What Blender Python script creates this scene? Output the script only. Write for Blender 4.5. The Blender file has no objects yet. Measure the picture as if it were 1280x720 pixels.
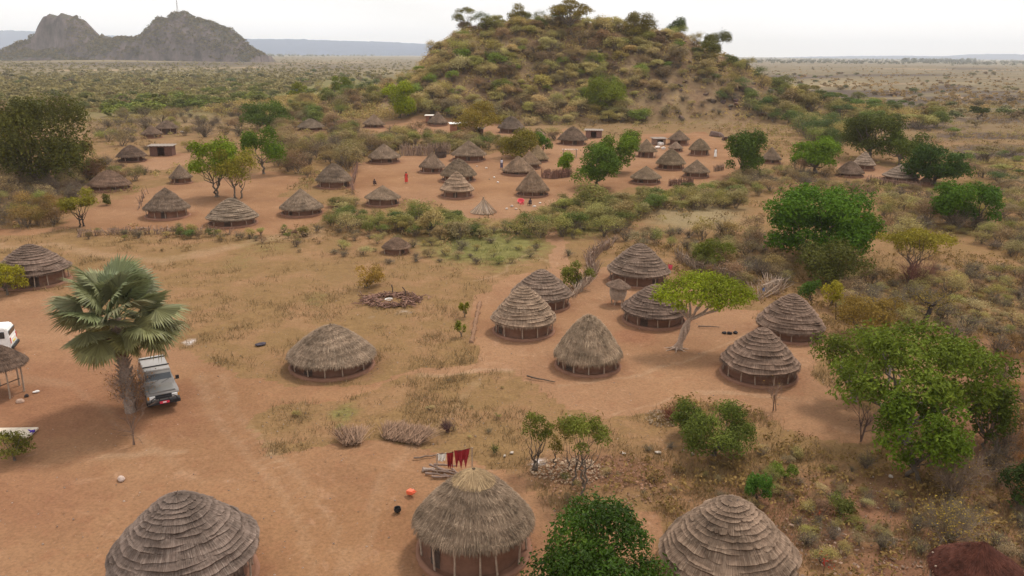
import bpy, math, random
import numpy as np
from mathutils import Matrix, Vector

C = bpy.context.scene.collection
R_ = math.radians
rng = np.random.default_rng(7)
random.seed(7)

# ------------------------------------------------------------------ camera geometry
FPX, CX, CY = 1000.0, 640.0, 360.0
PITCH, ROLL, CAMZ = R_(16.3), R_(0.42), 20.0
fwd = np.array([0, math.cos(PITCH), -math.sin(PITCH)])
up0 = np.array([0, math.sin(PITCH), math.cos(PITCH)])
rt0 = np.array([1.0, 0, 0])
rt = rt0*math.cos(ROLL) + up0*math.sin(ROLL)
up = up0*math.cos(ROLL) - rt0*math.sin(ROLL)
CAM = np.array([0, 0, CAMZ])

def project(P):
    d = np.asarray(P, float) - CAM
    z = d @ fwd
    zz = np.where(np.abs(z) < 1e-6, 1e-6, z)
    return CX + FPX*(d @ rt)/zz, CY - FPX*(d @ up)/zz, z

def ray(px, py):
    d = fwd + rt*(px-CX)/FPX + up*(CY-py)/FPX
    return d   # depth along fwd == parameter

# ------------------------------------------------------------------ noise + terrain
def _hash(ix, iy, s):
    h = (ix.astype(np.int64)*374761393 + iy.astype(np.int64)*668265263 + s*1442695041) & 0xffffffff
    h = ((h ^ (h >> 13))*1274126177) & 0xffffffff
    return ((h ^ (h >> 16)) & 0xffff)/65535.0

def vnoise(x, y, s=0):
    x = np.asarray(x, float); y = np.asarray(y, float)
    ix = np.floor(x); iy = np.floor(y); fx = x-ix; fy = y-iy
    fx = fx*fx*(3-2*fx); fy = fy*fy*(3-2*fy)
    a = _hash(ix, iy, s); b = _hash(ix+1, iy, s); c = _hash(ix, iy+1, s); d = _hash(ix+1, iy+1, s)
    return (a*(1-fx)+b*fx)*(1-fy) + (c*(1-fx)+d*fx)*fy

def fbm(x, y, s=0, o=4):
    t = 0; a = .5; f = 1
    for k in range(o):
        t = t + a*vnoise(np.asarray(x)*f, np.asarray(y)*f, s+k*17); a *= .5; f *= 2.03
    return t/(1-.5**o)

def sstep(a, b, x):
    t = np.clip((np.asarray(x, float)-a)/(b-a), 0, 1); return t*t*(3-2*t)

RX = np.array([-110, -95, -75, -60, -48, -38, -31, -26, -19, -8, 5, 22, 35, 54, 68, 81, 95, 108, 125, 150])
RZ = np.array([0, 1.0, 3.2, 4.2, 6.0, 8.5, 12.5, 18.5, 24.0, 26.5, 27.4, 28.3, 27.0, 23.0, 17.0, 10.5, 6.0, 3.0, 1.0, 0])

def hill_h(x, y):
    x = np.asarray(x, float); y = np.asarray(y, float)
    prof = np.interp(x + 5*(fbm(x/18, y/18, 5)-.5), RX, RZ)
    foot = 212 + 10*np.sin(x/31.0) + sstep(60, 120, x)*(-16)
    t = np.clip((y-foot)/(268-foot), 0, 1)
    front = 0.25*t + 0.75*(t*t*(3-2*t))
    back = 1-sstep(284, 350, y)
    return prof*front*back

def H(x, y):
    x = np.asarray(x, float); y = np.asarray(y, float)
    h = 2.2*sstep(70, 175, y)*(1-sstep(235, 380, y))
    hh = hill_h(x, y)
    h = h + hh + (fbm(x/7, y/7, 9)-.5)*np.clip(hh*.22, 0, 2.4)
    far = sstep(60, 160, np.hypot(x, y))
    h = h + (fbm(x/14, y/14, 3, 3)-.5)*(.28+.5*far)
    h = h + (fbm(x/400, y/400, 31, 2)-.5)*8*sstep(350, 1200, y)
    return h

TS = [np.geomspace(12, 420, 150), np.geomspace(410, 14000, 110)]
def ground(px, py):
    d = ray(px, py)
    for ts_ in TS:
        z = CAMZ+d[2]*ts_
        n = int(np.searchsorted(-z, 1.0)) if d[2] < 0 else len(ts_)      # ray already underground beyond this
        s0 = int(np.searchsorted(-z, -36.0)) if d[2] < 0 else 0
        tt = ts_[s0:min(n+2, len(ts_))]
        if len(tt) == 0: continue
        below = (CAMZ+d[2]*tt) < H(d[0]*tt, d[1]*tt)
        if not below.any(): continue
        i = int(np.argmax(below)); b = tt[i]; a = tt[i-1] if i else b*.97
        for _ in range(3):
            q = np.linspace(a, b, 12); bl = (CAMZ+d[2]*q) < H(d[0]*q, d[1]*q)
            if not bl.any(): break
            k = int(np.argmax(bl)); b = q[k]; a = q[max(k-1, 0)]
        p = CAM+d*b
        return np.array([p[0], p[1], float(H(p[0], p[1]))]), b
    return None, None

def gz(x, y): return float(H(x, y))

# ------------------------------------------------------------------ materials
def newmat(name):
    m = bpy.data.materials.new(name); m.use_nodes = True
    nt = m.node_tree; nt.nodes.clear()
    return m, nt.nodes, nt.links

def N(nodes, t, **kw):
    n = nodes.new(t)
    for k, v in kw.items(): setattr(n, k, v)
    return n

def simple(name, col, rough=.8, metal=0, noise=0.0, scale=6, bump=0.0, objcol=False, spec=.3, coat=0):
    m, ns, L = newmat(name)
    out = N(ns, 'ShaderNodeOutputMaterial'); p = N(ns, 'ShaderNodeBsdfPrincipled')
    p.inputs['Roughness'].default_value = rough; p.inputs['Metallic'].default_value = metal
    p.inputs['Specular IOR Level'].default_value = spec; p.inputs['Coat Weight'].default_value = coat
    L.new(p.outputs[0], out.inputs[0])
    tc = N(ns, 'ShaderNodeTexCoord'); no = N(ns, 'ShaderNodeTexNoise')
    no.inputs['Scale'].default_value = scale; no.inputs['Detail'].default_value = 6; no.inputs['Roughness'].default_value = .65
    L.new(tc.outputs['Object'], no.inputs['Vector'])
    mr = N(ns, 'ShaderNodeMapRange'); mr.inputs[1].default_value = .3; mr.inputs[2].default_value = .7
    mr.inputs[3].default_value = 1-noise; mr.inputs[4].default_value = 1+noise
    L.new(no.outputs[0], mr.inputs[0])
    vm = N(ns, 'ShaderNodeVectorMath', operation='SCALE')
    if objcol:
        oi = N(ns, 'ShaderNodeObjectInfo')
        mu = N(ns, 'ShaderNodeVectorMath', operation='MULTIPLY'); mu.inputs[1].default_value = col
        L.new(oi.outputs['Color'], mu.inputs[0]); L.new(mu.outputs[0], vm.inputs[0])
    else:
        vm.inputs[0].default_value = col
    L.new(mr.outputs[0], vm.inputs['Scale']); L.new(vm.outputs[0], p.inputs['Base Color'])
    if bump:
        b = N(ns, 'ShaderNodeBump'); b.inputs['Strength'].default_value = bump; b.inputs['Distance'].default_value = .05
        L.new(no.outputs[0], b.inputs['Height']); L.new(b.outputs[0], p.inputs['Normal'])
    return m

def tint_mat(name, base=(1, 1, 1), transl=.0, rough=.7, lo=.55, hi=1.45, warm=0.0, spec=.2):
    """object colour x per-face tint; warm shifts some faces towards yellow-brown"""
    m, ns, L = newmat(name)
    out = N(ns, 'ShaderNodeOutputMaterial'); p = N(ns, 'ShaderNodeBsdfPrincipled')
    p.inputs['Roughness'].default_value = rough; p.inputs['Specular IOR Level'].default_value = spec
    at = N(ns, 'ShaderNodeAttribute', attribute_name='tint'); oi = N(ns, 'ShaderNodeObjectInfo')
    mr = N(ns, 'ShaderNodeMapRange'); mr.inputs[3].default_value = lo; mr.inputs[4].default_value = hi
    L.new(at.outputs['Fac'], mr.inputs[0])
    mu = N(ns, 'ShaderNodeVectorMath', operation='MULTIPLY'); mu.inputs[1].default_value = base
    L.new(oi.outputs['Color'], mu.inputs[0])
    vm = N(ns, 'ShaderNodeVectorMath', operation='SCALE'); L.new(mu.outputs[0], vm.inputs[0]); L.new(mr.outputs[0], vm.inputs['Scale'])
    col = vm.outputs[0]
    if warm:
        w = N(ns, 'ShaderNodeMapRange'); w.inputs[1].default_value = .75; w.inputs[2].default_value = 1.0
        w.inputs[3].default_value = 0; w.inputs[4].default_value = warm
        L.new(at.outputs['Fac'], w.inputs[0])
        mx = N(ns, 'ShaderNodeMix', data_type='RGBA'); mx.inputs[7].default_value = (.30, .24, .05, 1)
        L.new(w.outputs[0], mx.inputs[0]); L.new(col, mx.inputs[6]); col = mx.outputs[2]
    L.new(col, p.inputs['Base Color'])
    if transl:
        tr = N(ns, 'ShaderNodeBsdfTranslucent'); L.new(col, tr.inputs[0])
        ms = N(ns, 'ShaderNodeMixShader'); ms.inputs[0].default_value = transl
        L.new(p.outputs[0], ms.inputs[1]); L.new(tr.outputs[0], ms.inputs[2]); L.new(ms.outputs[0], out.inputs[0])
    else:
        L.new(p.outputs[0], out.inputs[0])
    return m

M = {}
M['leaf'] = tint_mat('leaf', base=(1.34, .99, .40), transl=.26, rough=.65, lo=.32, hi=1.65, warm=.16, spec=.10)
M['scrub'] = tint_mat('scrub_leaf', base=(1.34, 1.11, .72), transl=.26, rough=.7, lo=.42, hi=1.5, warm=.06, spec=.08)
M['glossleaf'] = tint_mat('glossy_leaf', base=(1.35, 1.0, .35), transl=.22, rough=.5, lo=.3, hi=2.6, warm=.35, spec=.15)
M['twig'] = tint_mat('twig', transl=0, rough=.85, lo=.55, hi=1.4)
M['bark'] = simple('bark', (1, 1, 1), .9, noise=.35, scale=9, bump=.6, objcol=True)
M['grass'] = tint_mat('dry_grass', transl=.25, rough=.8, lo=.6, hi=1.35)
M['mud'] = simple('mud_wall', (1, 1, 1), .95, noise=.22, scale=3.5, bump=.35, objcol=True, spec=.1)
M['rock'] = simple('rock', (1, 1, 1), .9, noise=.4, scale=1.4, bump=.9, objcol=True)
M['pole'] = simple('pole_wood', (.36, .27, .20), .85, noise=.35, scale=7, bump=.4)
M['darkwood'] = simple('dark_wood', (.09, .06, .045), .85, noise=.35, scale=7, bump=.4)
M['dark'] = simple('dark_interior', (.02, .014, .012), .95)
M['cloth'] = simple('cloth', (1, 1, 1), .9, noise=.15, scale=9, objcol=True)
M['plastic'] = simple('plastic', (1, 1, 1), .45, noise=.06, scale=9, objcol=True, spec=.5)
M['tin'] = simple('weathered_tin', (.25, .20, .165), .85, noise=.2, scale=5, bump=.2)
M['paint'] = simple('car_paint', (1, 1, 1), .42, noise=.10, scale=3, objcol=True, spec=.5, coat=.25)
M['glass'] = simple('car_glass', (.03, .034, .038), .12, spec=.8, noise=.3, scale=2)
M['rubber'] = simple('rubber', (.025, .022, .02), .85, noise=.3)
M['blackp'] = simple('black_trim', (.02, .02, .022), .5, noise=.2)
M['chrome'] = simple('lamp_glass', (.85, .85, .82), .15, spec=.8)
M['skin'] = simple('skin', (.09, .05, .035), .6)
M['hair'] = simple('hair', (.012, .01, .01), .9)

def thatch_mat():
    m, ns, L = newmat('thatch')
    out = N(ns, 'ShaderNodeOutputMaterial'); p = N(ns, 'ShaderNodeBsdfPrincipled')
    p.inputs['Roughness'].default_value = .95; p.inputs['Specular IOR Level'].default_value = .1
    L.new(p.outputs[0], out.inputs[0])
    tc = N(ns, 'ShaderNodeTexCoord'); sx = N(ns, 'ShaderNodeSeparateXYZ'); L.new(tc.outputs['Object'], sx.inputs[0])
    at2 = N(ns, 'ShaderNodeMath', operation='ARCTAN2'); L.new(sx.outputs[1], at2.inputs[0]); L.new(sx.outputs[0], at2.inputs[1])
    sc = N(ns, 'ShaderNodeMath', operation='MULTIPLY'); sc.inputs[1].default_value = 52; L.new(at2.outputs[0], sc.inputs[0])
    z2 = N(ns, 'ShaderNodeMath', operation='MULTIPLY'); z2.inputs[1].default_value = 2.2; L.new(sx.outputs[2], z2.inputs[0])
    cb = N(ns, 'ShaderNodeCombineXYZ'); L.new(sc.outputs[0], cb.inputs[0]); L.new(z2.outputs[0], cb.inputs[1])
    no = N(ns, 'ShaderNodeTexNoise'); no.inputs['Scale'].default_value = 1.6; no.inputs['Detail'].default_value = 5
    L.new(cb.outputs[0], no.inputs['Vector'])
    n2 = N(ns, 'ShaderNodeTexNoise'); n2.inputs['Scale'].default_value = 2.3; n2.inputs['Detail'].default_value = 5; n2.inputs['Roughness'].default_value = .6
    oi = N(ns, 'ShaderNodeObjectInfo')
    ad = N(ns, 'ShaderNodeVectorMath', operation='ADD'); L.new(tc.outputs['Object'], ad.inputs[0]); L.new(oi.outputs['Location'], ad.inputs[1])
    L.new(ad.outputs[0], n2.inputs['Vector'])
    cr = N(ns, 'ShaderNodeValToRGB'); e = cr.color_ramp.elements
    e[0].position = .28; e[0].color = (.12, .088, .068, 1); e[1].position = .72; e[1].color = (.345, .28, .212, 1)
    x = cr.color_ramp.elements.new(.5); x.color = (.205, .152, .112, 1)
    L.new(no.outputs[0], cr.inputs[0])
    mr = N(ns, 'ShaderNodeMapRange'); mr.inputs[1].default_value = .3; mr.inputs[2].default_value = .7; mr.inputs[3].default_value = .58; mr.inputs[4].default_value = 1.36
    L.new(n2.outputs[0], mr.inputs[0])
    at = N(ns, 'ShaderNodeAttribute', attribute_name='tint')
    mt = N(ns, 'ShaderNodeMapRange'); mt.inputs[3].default_value = .6; mt.inputs[4].default_value = 1.4; L.new(at.outputs['Fac'], mt.inputs[0])
    mm = N(ns, 'ShaderNodeMath', operation='MULTIPLY'); L.new(mr.outputs[0], mm.inputs[0]); L.new(mt.outputs[0], mm.inputs[1])
    vs = N(ns, 'ShaderNodeVectorMath', operation='SCALE'); L.new(cr.outputs[0], vs.inputs[0]); L.new(mm.outputs[0], vs.inputs['Scale'])
    mu = N(ns, 'ShaderNodeVectorMath', operation='MULTIPLY'); L.new(vs.outputs[0], mu.inputs[0]); L.new(oi.outputs['Color'], mu.inputs[1])
    L.new(mu.outputs[0], p.inputs['Base Color'])
    b = N(ns, 'ShaderNodeBump'); b.inputs['Strength'].default_value = .7; b.inputs['Distance'].default_value = .04
    L.new(no.outputs[0], b.inputs['Height']); L.new(b.outputs[0], p.inputs['Normal'])
    return m
M['thatch'] = thatch_mat()

# ------------------------------------------------------------------ mesh helpers
def mesh_from(name, parts, mats, smooth=False):
    """parts: list of (V, F, tint, mat index)"""
    vs = []; loops = []; starts = []; totals = []; tints = []; mi = []
    nv = 0; nl = 0
    for V, F, t, k in parts:
        V = np.asarray(V, float).reshape(-1, 3); F = np.asarray(F, int)
        if len(F) == 0: continue
        vs.append(V); m, q = F.shape
        loops.append((F+nv).ravel()); starts.append(nl+np.arange(m)*q); totals.append(np.full(m, q))
        tt = np.full(m, .5) if t is None else np.broadcast_to(np.asarray(t, float), (m,))
        tints.append(tt); mi.append(np.full(m, k)); nv += len(V); nl += m*q
    V = np.concatenate(vs); Lp = np.concatenate(loops); S = np.concatenate(starts); T = np.concatenate(totals)
    me = bpy.data.meshes.new(name)
    me.vertices.add(len(V)); me.vertices.foreach_set('co', V.ravel())
    me.loops.add(len(Lp)); me.loops.foreach_set('vertex_index', Lp.astype(np.int32))
    me.polygons.add(len(S)); me.polygons.foreach_set('loop_start', S.astype(np.int32))
    me.polygons.foreach_set('loop_total', T.astype(np.int32))
    me.polygons.foreach_set('material_index', np.concatenate(mi).astype(np.int32))
    me.polygons.foreach_set('use_smooth', np.full(len(S), smooth))
    a = me.attributes.new('tint', 'FLOAT', 'FACE'); a.data.foreach_set('value', np.concatenate(tints).astype(np.float32))
    for m in (mats if isinstance(mats, (list, tuple)) else [mats]): me.materials.append(m)
    me.update(calc_edges=True); me.validate()
    return me

def link(name, me, parent=None, loc=(0, 0, 0), rot=(0, 0, 0), scale=(1, 1, 1), color=None):
    o = bpy.data.objects.new(name, me); C.objects.link(o)
    o.parent = parent; o.location = loc; o.rotation_euler = rot; o.scale = scale
    if color is not None: o.color = (*color, 1)
    return o

def tag(o, label=None, cat=None, group=None, kind=None):
    if label: o['label'] = label
    if cat: o['category'] = cat
    if group: o['group'] = group
    if kind: o['kind'] = kind
    return o

def empty(name, loc, rz=0):
    o = bpy.data.objects.new(name, None); C.objects.link(o); o.location = loc; o.rotation_euler = (0, 0, rz)
    o.empty_display_size = .5
    return o

def perp(D):
    D = D/np.linalg.norm(D, axis=-1, keepdims=True)
    A = np.where(np.abs(D[..., 2:3]) < .9, np.array([0, 0, 1.0]), np.array([1.0, 0, 0]))
    U = np.cross(D, A); U /= np.linalg.norm(U, axis=-1, keepdims=True)
    return U, np.cross(D, U)

def tube(path, rad, n=7, cap=True):
    path = np.asarray(path, float); rad = np.broadcast_to(np.asarray(rad, float), (len(path),))
    T = np.gradient(path, axis=0); U, W = perp(T)
    for i in range(1, len(path)):      # keep frame from flipping
        if U[i] @ U[i-1] < 0: U[i] *= -1; W[i] *= -1
    a = np.arange(n)*2*math.pi/n
    ring = np.cos(a)[None, :, None]*U[:, None] + np.sin(a)[None, :, None]*W[:, None]
    V = (path[:, None] + ring*rad[:, None, None]).reshape(-1, 3)
    F = []
    for i in range(len(path)-1):
        for k in range(n):
            F.append([i*n+k, i*n+(k+1) % n, (i+1)*n+(k+1) % n, (i+1)*n+k])
    V = list(V); c0 = len(V); V += [path[0], path[-1]]
    F3 = []
    if cap:
        for k in range(n):
            F3.append([c0, (k+1) % n, k]); F3.append([c0+1, (len(path)-1)*n+k, (len(path)-1)*n+(k+1) % n])
    return np.array(V), np.array(F), np.array(F3).reshape(-1, 3)

def tube_parts(path, rad, n=7, tint=None, k=0):
    V, F, F3 = tube(path, rad, n)
    return [(V, F, tint, k), (V, F3, tint, k)]

def segs(P0, P1, w0, w1, tint=None, k=0):
    """many thin three-sided tapered twigs"""
    P0 = np.asarray(P0, float); P1 = np.asarray(P1, float); n = len(P0)
    U, W = perp(P1-P0)
    w0 = np.broadcast_to(w0, (n,))[:, None]; w1 = np.broadcast_to(w1, (n,))[:, None]
    vs = []
    for a in (0, 2.094, 4.189):
        d = U*math.cos(a)+W*math.sin(a); vs += [P0+d*w0, P1+d*w1]
    V = np.stack(vs, 1).reshape(-1, 3); b = np.arange(n)[:, None]*6
    F = np.concatenate([b+np.array([[0, 2, 3, 1]]), b+np.array([[2, 4, 5, 3]]), b+np.array([[4, 0, 1, 5]])])
    t = None if tint is None else np.tile(np.broadcast_to(tint, (n,)), 3)
    return (V, F, t, k)

def leaves(r, P, Nn, size, aspect=.5, tint=None, k=0, droop=.0):
    n = len(P)
    Nn = Nn + r.normal(0, .55, (n, 3)); Nn /= np.linalg.norm(Nn, axis=1, keepdims=True)
    U, W = perp(Nn); a = r.uniform(0, 2*math.pi, n)[:, None]
    D = U*np.cos(a)+W*np.sin(a); D[:, 2] -= droop; S = np.cross(Nn, D)
    s = (size*r.uniform(.6, 1.35, n))[:, None]
    fold = Nn*s*.12
    V = np.stack([P-D*s*.5, P+S*s*aspect*.5+fold, P+D*s*.5, P-S*s*aspect*.5+fold], 1).reshape(-1, 3)
    F = np.arange(n)[:, None]*4+np.array([[0, 1, 2, 3]])
    return (V, F, r.random(n) if tint is None else tint, k)

def blades(r, P, D, Wd, tint=None, k=0):
    """triangles: base P, direction*length D, half width Wd vec"""
    n = len(P)
    V = np.stack([P-Wd, P+Wd, P+D], 1).reshape(-1, 3)
    return (V, np.arange(n)[:, None]*3+np.array([[0, 1, 2]]), r.random(n) if tint is None else tint, k)

def box(c, s, rz=0, tint=None, k=0, taper=(1, 1)):
    c = np.array(c, float); s = np.array(s, float)/2
    V = np.array([[x, y, z] for z in (-1, 1) for x, y in ((-1, -1), (1, -1), (1, 1), (-1, 1))], float)
    V[4:, 0] *= taper[0]; V[4:, 1] *= taper[1]
    V = V*s; ca, sa = math.cos(rz), math.sin(rz)
    V = np.c_[V[:, 0]*ca-V[:, 1]*sa, V[:, 0]*sa+V[:, 1]*ca, V[:, 2]]+c
    F = np.array([[3, 2, 1, 0], [4, 5, 6, 7], [0, 1, 5, 4], [1, 2, 6, 5], [2, 3, 7, 6], [3, 0, 4, 7]])
    return (V, F, tint, k)

def lathe(prof, n=48, jit=0, r=None, tint=None, k=0, close=True):
    prof = np.asarray(prof, float); m = len(prof)
    a = np.arange(n)*2*math.pi/n
    V = np.zeros((m, n, 3)); V[:, :, 0] = prof[:, :1]*np.cos(a); V[:, :, 1] = prof[:, :1]*np.sin(a); V[:, :, 2] = prof[:, 1:2]
    if jit and r is not None:
        V[:, :, :2] *= (1+r.normal(0, jit, (m, n, 1))); V[:, :, 2] += r.normal(0, jit, (m, n))
    i = np.arange(m-1)[:, None]*n; kk = np.arange(n)[None]
    F = np.stack([i+kk, i+(kk+1) % n, i+n+(kk+1) % n, i+n+kk], -1).reshape(-1, 4)
    return (V.reshape(-1, 3), F, tint, k)

def bevel_box_mesh(name, parts, mats, w=.03, seg=2):
    import bmesh
    me = mesh_from(name, parts, mats)
    bm = bmesh.new(); bm.from_mesh(me); bmesh.ops.remove_doubles(bm, verts=bm.verts, dist=1e-4)
    bmesh.ops.bevel(bm, geom=bm.edges[:], offset=w, segments=seg, affect='EDGES', profile=.5, clamp_overlap=True)
    bm.to_mesh(me); bm.free(); return me

def extrude_poly(poly, x0, x1, inset=None, tint=None, k=0):
    """side profile (y,z) extruded across x; inset(z)->x shrink for tumblehome"""
    poly = np.asarray(poly, float); n = len(poly)
    ins = np.array([inset(z) if inset else 0 for _, z in poly])
    A = np.c_[x0+ins, poly]; B = np.c_[x1-ins, poly]
    V = np.concatenate([A, B]); Fq = np.array([[i, (i+1) % n, n+(i+1) % n, n+i] for i in range(n)])
    return [(V, Fq, tint, k), (V, np.arange(n)[None, ::-1], tint, k), (V, np.arange(n, 2*n)[None], tint, k)]

# ------------------------------------------------------------------ vegetation builders (real metres)
def blob_dirs(r, n, zmin=-.35):
    d = r.normal(0, 1, (n*3, 3)); d /= np.linalg.norm(d, axis=1, keepdims=True)
    d = d[d[:, 2] > zmin]
    while len(d) < n: d = np.concatenate([d, d])
    return d[:n]

def crown_lobes(r, W, Hc, zc, k, lobe=.33, flat=1.0, off=(0, 0), zmin=-.7):
    """k lobes spread through an ellipsoid W wide and Hc tall centred at zc"""
    d = blob_dirs(r, k, zmin)
    rad = r.uniform(.40, .80, k)[:, None]
    hz_ = np.linalg.norm(d[:, :2], axis=1, keepdims=True)+1e-6; bx = np.clip(1-np.abs(d[:, 2:3])**3.2, .02, 1)**(1/3.2)
    if zmin < -.8: d = np.concatenate([d[:, :2]/hz_*bx, d[:, 2:3]], 1)
    c = d*rad*np.array([W/2, W/2, Hc/2])
    if zmin < -.8: c[:, 2] = d[:, 2]*Hc/2*r.uniform(.58, .74, k)
    c[:, 0] += off[0]; c[:, 1] += off[1]; c[:, 2] += zc
    s = r.uniform(.55, 1.35, k)*lobe
    R = np.stack([s*W/2, s*W/2, s*Hc/2*flat*1.15], 1)
    return c, R

def crown_leaves(r, c, R, size, n, aspect=.5, inner=.35, mat=0, droop=0.0):
    area = (R[:, 0]*R[:, 1]+R[:, 0]*R[:, 2]); pr = area/area.sum()
    idx = r.choice(len(c), n, p=pr)
    d = r.normal(0, 1, (n, 3)); d /= np.linalg.norm(d, axis=1, keepdims=True)
    low = d[:, 2] < -.55; d[low, 2] *= -r.random(low.sum())
    rad = 1-inner*r.random(n)**2
    # bumpy surface so that the outline is uneven
    bump = 1+.22*np.sin(d[:, 0]*7+idx)*np.sin(d[:, 1]*6+idx*2)+.12*r.normal(0, 1, n)
    P = c[idx]+d*R[idx]*(rad*bump)[:, None]
    lt = r.random(len(c))
    t = np.clip(.25+.4*lt[idx]+.35*(r.random(n)-.2), 0, 1)
    Nn = d*.8+np.array([0, 0, .5])
    return leaves(r, P, Nn, size, aspect, t, mat, droop)

def limb_parts(r, base, targets, r0, fork=.45, bend=.15, n=6, k=0, trunk_top=None, gnarl=.0):
    parts = []
    base = np.asarray(base, float)
    top = np.mean(targets, axis=0) if trunk_top is None else np.asarray(trunk_top, float)
    if trunk_top is None: top = base+(top-base)*fork
    m = 7; t = np.linspace(0, 1, m)[:, None]
    path = base+(top-base)*t
    path[1:-1] += r.normal(0, bend*np.linalg.norm(top-base)*.35+gnarl*.3, (m-2, 3))*np.array([1, 1, .2])
    rad = r0*(1.35-.75*t[:, 0]**.6); rad[0] = r0*1.6
    parts += tube_parts(path, rad, n+2, None, k)
    for T in targets:
        i = r.integers(m-3, m); s = path[i]
        u = np.linspace(0, 1, 6)[:, None]
        ctrl = s*.5+T*.5+np.array([0, 0, -.12*np.linalg.norm(T-s)])
        q = (1-u)**2*s+2*u*(1-u)*ctrl+u*u*T
        q[1:-1] += r.normal(0, .05*np.linalg.norm(T-s), (4, 3))
        parts += tube_parts(q, rad[-1]*np.linspace(.75, .12, 6), n-1, None, k)
    return parts

def ramify(r, base, n0, height, spread, levels=3, kids=4, w=.03, up_=.8):
    """fan of branching twigs from a base point, returns list of (P0,P1,width) arrays and tips"""
    base = np.asarray(base, float)
    a = r.uniform(0, 2*math.pi, n0); s = r.uniform(.2, 1, n0)*spread
    D = np.stack([np.cos(a)*s, np.sin(a)*s, np.full(n0, height)*r.uniform(.6, 1, n0)], 1)
    P0 = base+r.normal(0, .08*spread+.01, (n0, 3))*np.array([1, 1, 0]); P1 = P0+D*.5
    out = [(P0, P1, w)]; L = np.linalg.norm(D, axis=1)*.5
    for lv in range(levels-1):
        n = len(P0); t = r.uniform(.35, 1, (n, kids))
        S = (P0[:, None]+(P1-P0)[:, None]*t[..., None]).reshape(-1, 3)
        d = np.repeat((P1-P0)/np.linalg.norm(P1-P0, axis=1, keepdims=True), kids, 0)+r.normal(0, .5, (n*kids, 3))
        d[:, 2] += .15*up_; d /= np.linalg.norm(d, axis=1, keepdims=True)
        L = np.repeat(L, kids)*r.uniform(.45, .8, n*kids)
        P0 = S; P1 = S+d*L[:, None]; w *= .5
        out.append((P0, P1, w))
    return out, P1

def make_tree(label, cat, px, yb, wpx, ytop, color, leaf=.22, cover=1.6, k=16, crown_frac=.75, lobe=.36, name='tree',
              bark=(.13, .10, .075), flat=1.0, lean=(0, 0), mat='leaf', trunk_r=None, seed=0, aspect=.5, nmax=16000,
              depth_ref=None, group=None, multi=1, inner=.35, off=(0, 0)):
    """px,yb = where the trunk meets the ground in the photograph; the crown's width and top give real size"""
    r = np.random.default_rng(seed*101+int(px)*7+int(yb))
    g, d = ground(px, yb)
    if name in ('acacia', 'summit_tree', 'ridge_tree') and yb < 130:      # stands on the crest line of the hill
        while g is None or d > 330: yb += 1; g, d = ground(px, yb)
    W = wpx*d/FPX
    cx_, cy_ = g[0]+lean[0], g[1]+lean[1]
    dz = ray(px, ytop); tt = cy_/dz[1]; Ht = (CAM+dz*tt)[2]-g[2]
    Ht = max(Ht, .4)
    if name in ('broadleaf_tree', 'feathery_bush', 'round_bush', 'summit_tree', 'olive_bush'): crown_frac = min(1.0, crown_frac+.10)
    Hc = Ht*crown_frac; zc = Ht-Hc/2
    u_, v_, z_ = project(np.array([cx_, cy_, g[2]+zc])); g[0] += (px-u_)*d/FPX*(1.0 if multi == 1 else .6); g[2] = gz(g[0], g[1])
    c, R = crown_lobes(r, W, Hc, zc, k, lobe, flat, (lean[0]+off[0], lean[1]+off[1]), -.9)
    n = int(min(nmax, cover*math.pi*W*(W*.4+Hc)*1.1/(leaf*leaf*.5)))
    root = empty(name, tuple(g-np.array([0, 0, .05])))
    tag(root, label, cat, group)
    me = mesh_from('crown', [crown_leaves(r, c, R, leaf, n, aspect, inner)], M[mat])
    link('crown', me, root, color=color)
    tr = trunk_r or max(.05, W*.032)
    parts = []
    pick = r.choice(len(c), min(len(c), 14), replace=False)
    for j in range(multi):
        b = np.array([r.normal(0, .25)*(multi > 1), r.normal(0, .25)*(multi > 1), -.1])
        sub = c[pick][j::multi] if multi > 1 else c[pick]
        if len(sub): parts += limb_parts(r, b, sub, tr/(multi**.5), fork=.42)
    link('trunk', mesh_from('trunk', parts, M['bark'], True), root, color=bark)
    return root

# bush prototypes: (crown mesh, stem mesh) about 1 m wide, 1 m tall, scaled when placed
def proto_leafy(seed, k=9, n=1500, leaf=.055, lobe=.42, hfrac=.9, tw=True, aspect=.55, inner=.5, cut=0.0):
    r = np.random.default_rng(seed)
    c, R = crown_lobes(r, 1.0, hfrac, 1-hfrac/2, k, lobe, 1.0)
    cr = mesh_from('crown', [crown_leaves(r, c, R, leaf, n, aspect, inner)], M['scrub'])
    s, tips = ramify(r, (0, 0, -.03), 7, .95, .5, 3, 4, .014)
    st = mesh_from('stem', [segs(a, b, w, w*.6, r.random(len(a))) for a, b, w in s], M['twig'])
    return cr, st

def proto_twiggy(seed, n0=16, levels=4, leafn=350, leaf=.04):
    r = np.random.default_rng(seed)
    s, tips = ramify(r, (0, 0, -.02), n0, 1.0, .55, levels, 4, .012)
    st = mesh_from('stem', [segs(a, b, w, w*.5, r.random(len(a))) for a, b, w in s], M['twig'])
    idx = r.integers(0, len(tips), leafn)
    cr = mesh_from('crown', [leaves(r, tips[idx]+r.normal(0, .03, (leafn, 3)), np.tile([0, 0, 1.0], (leafn, 1)), leaf, .5)], M['scrub'])
    return cr, st

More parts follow.
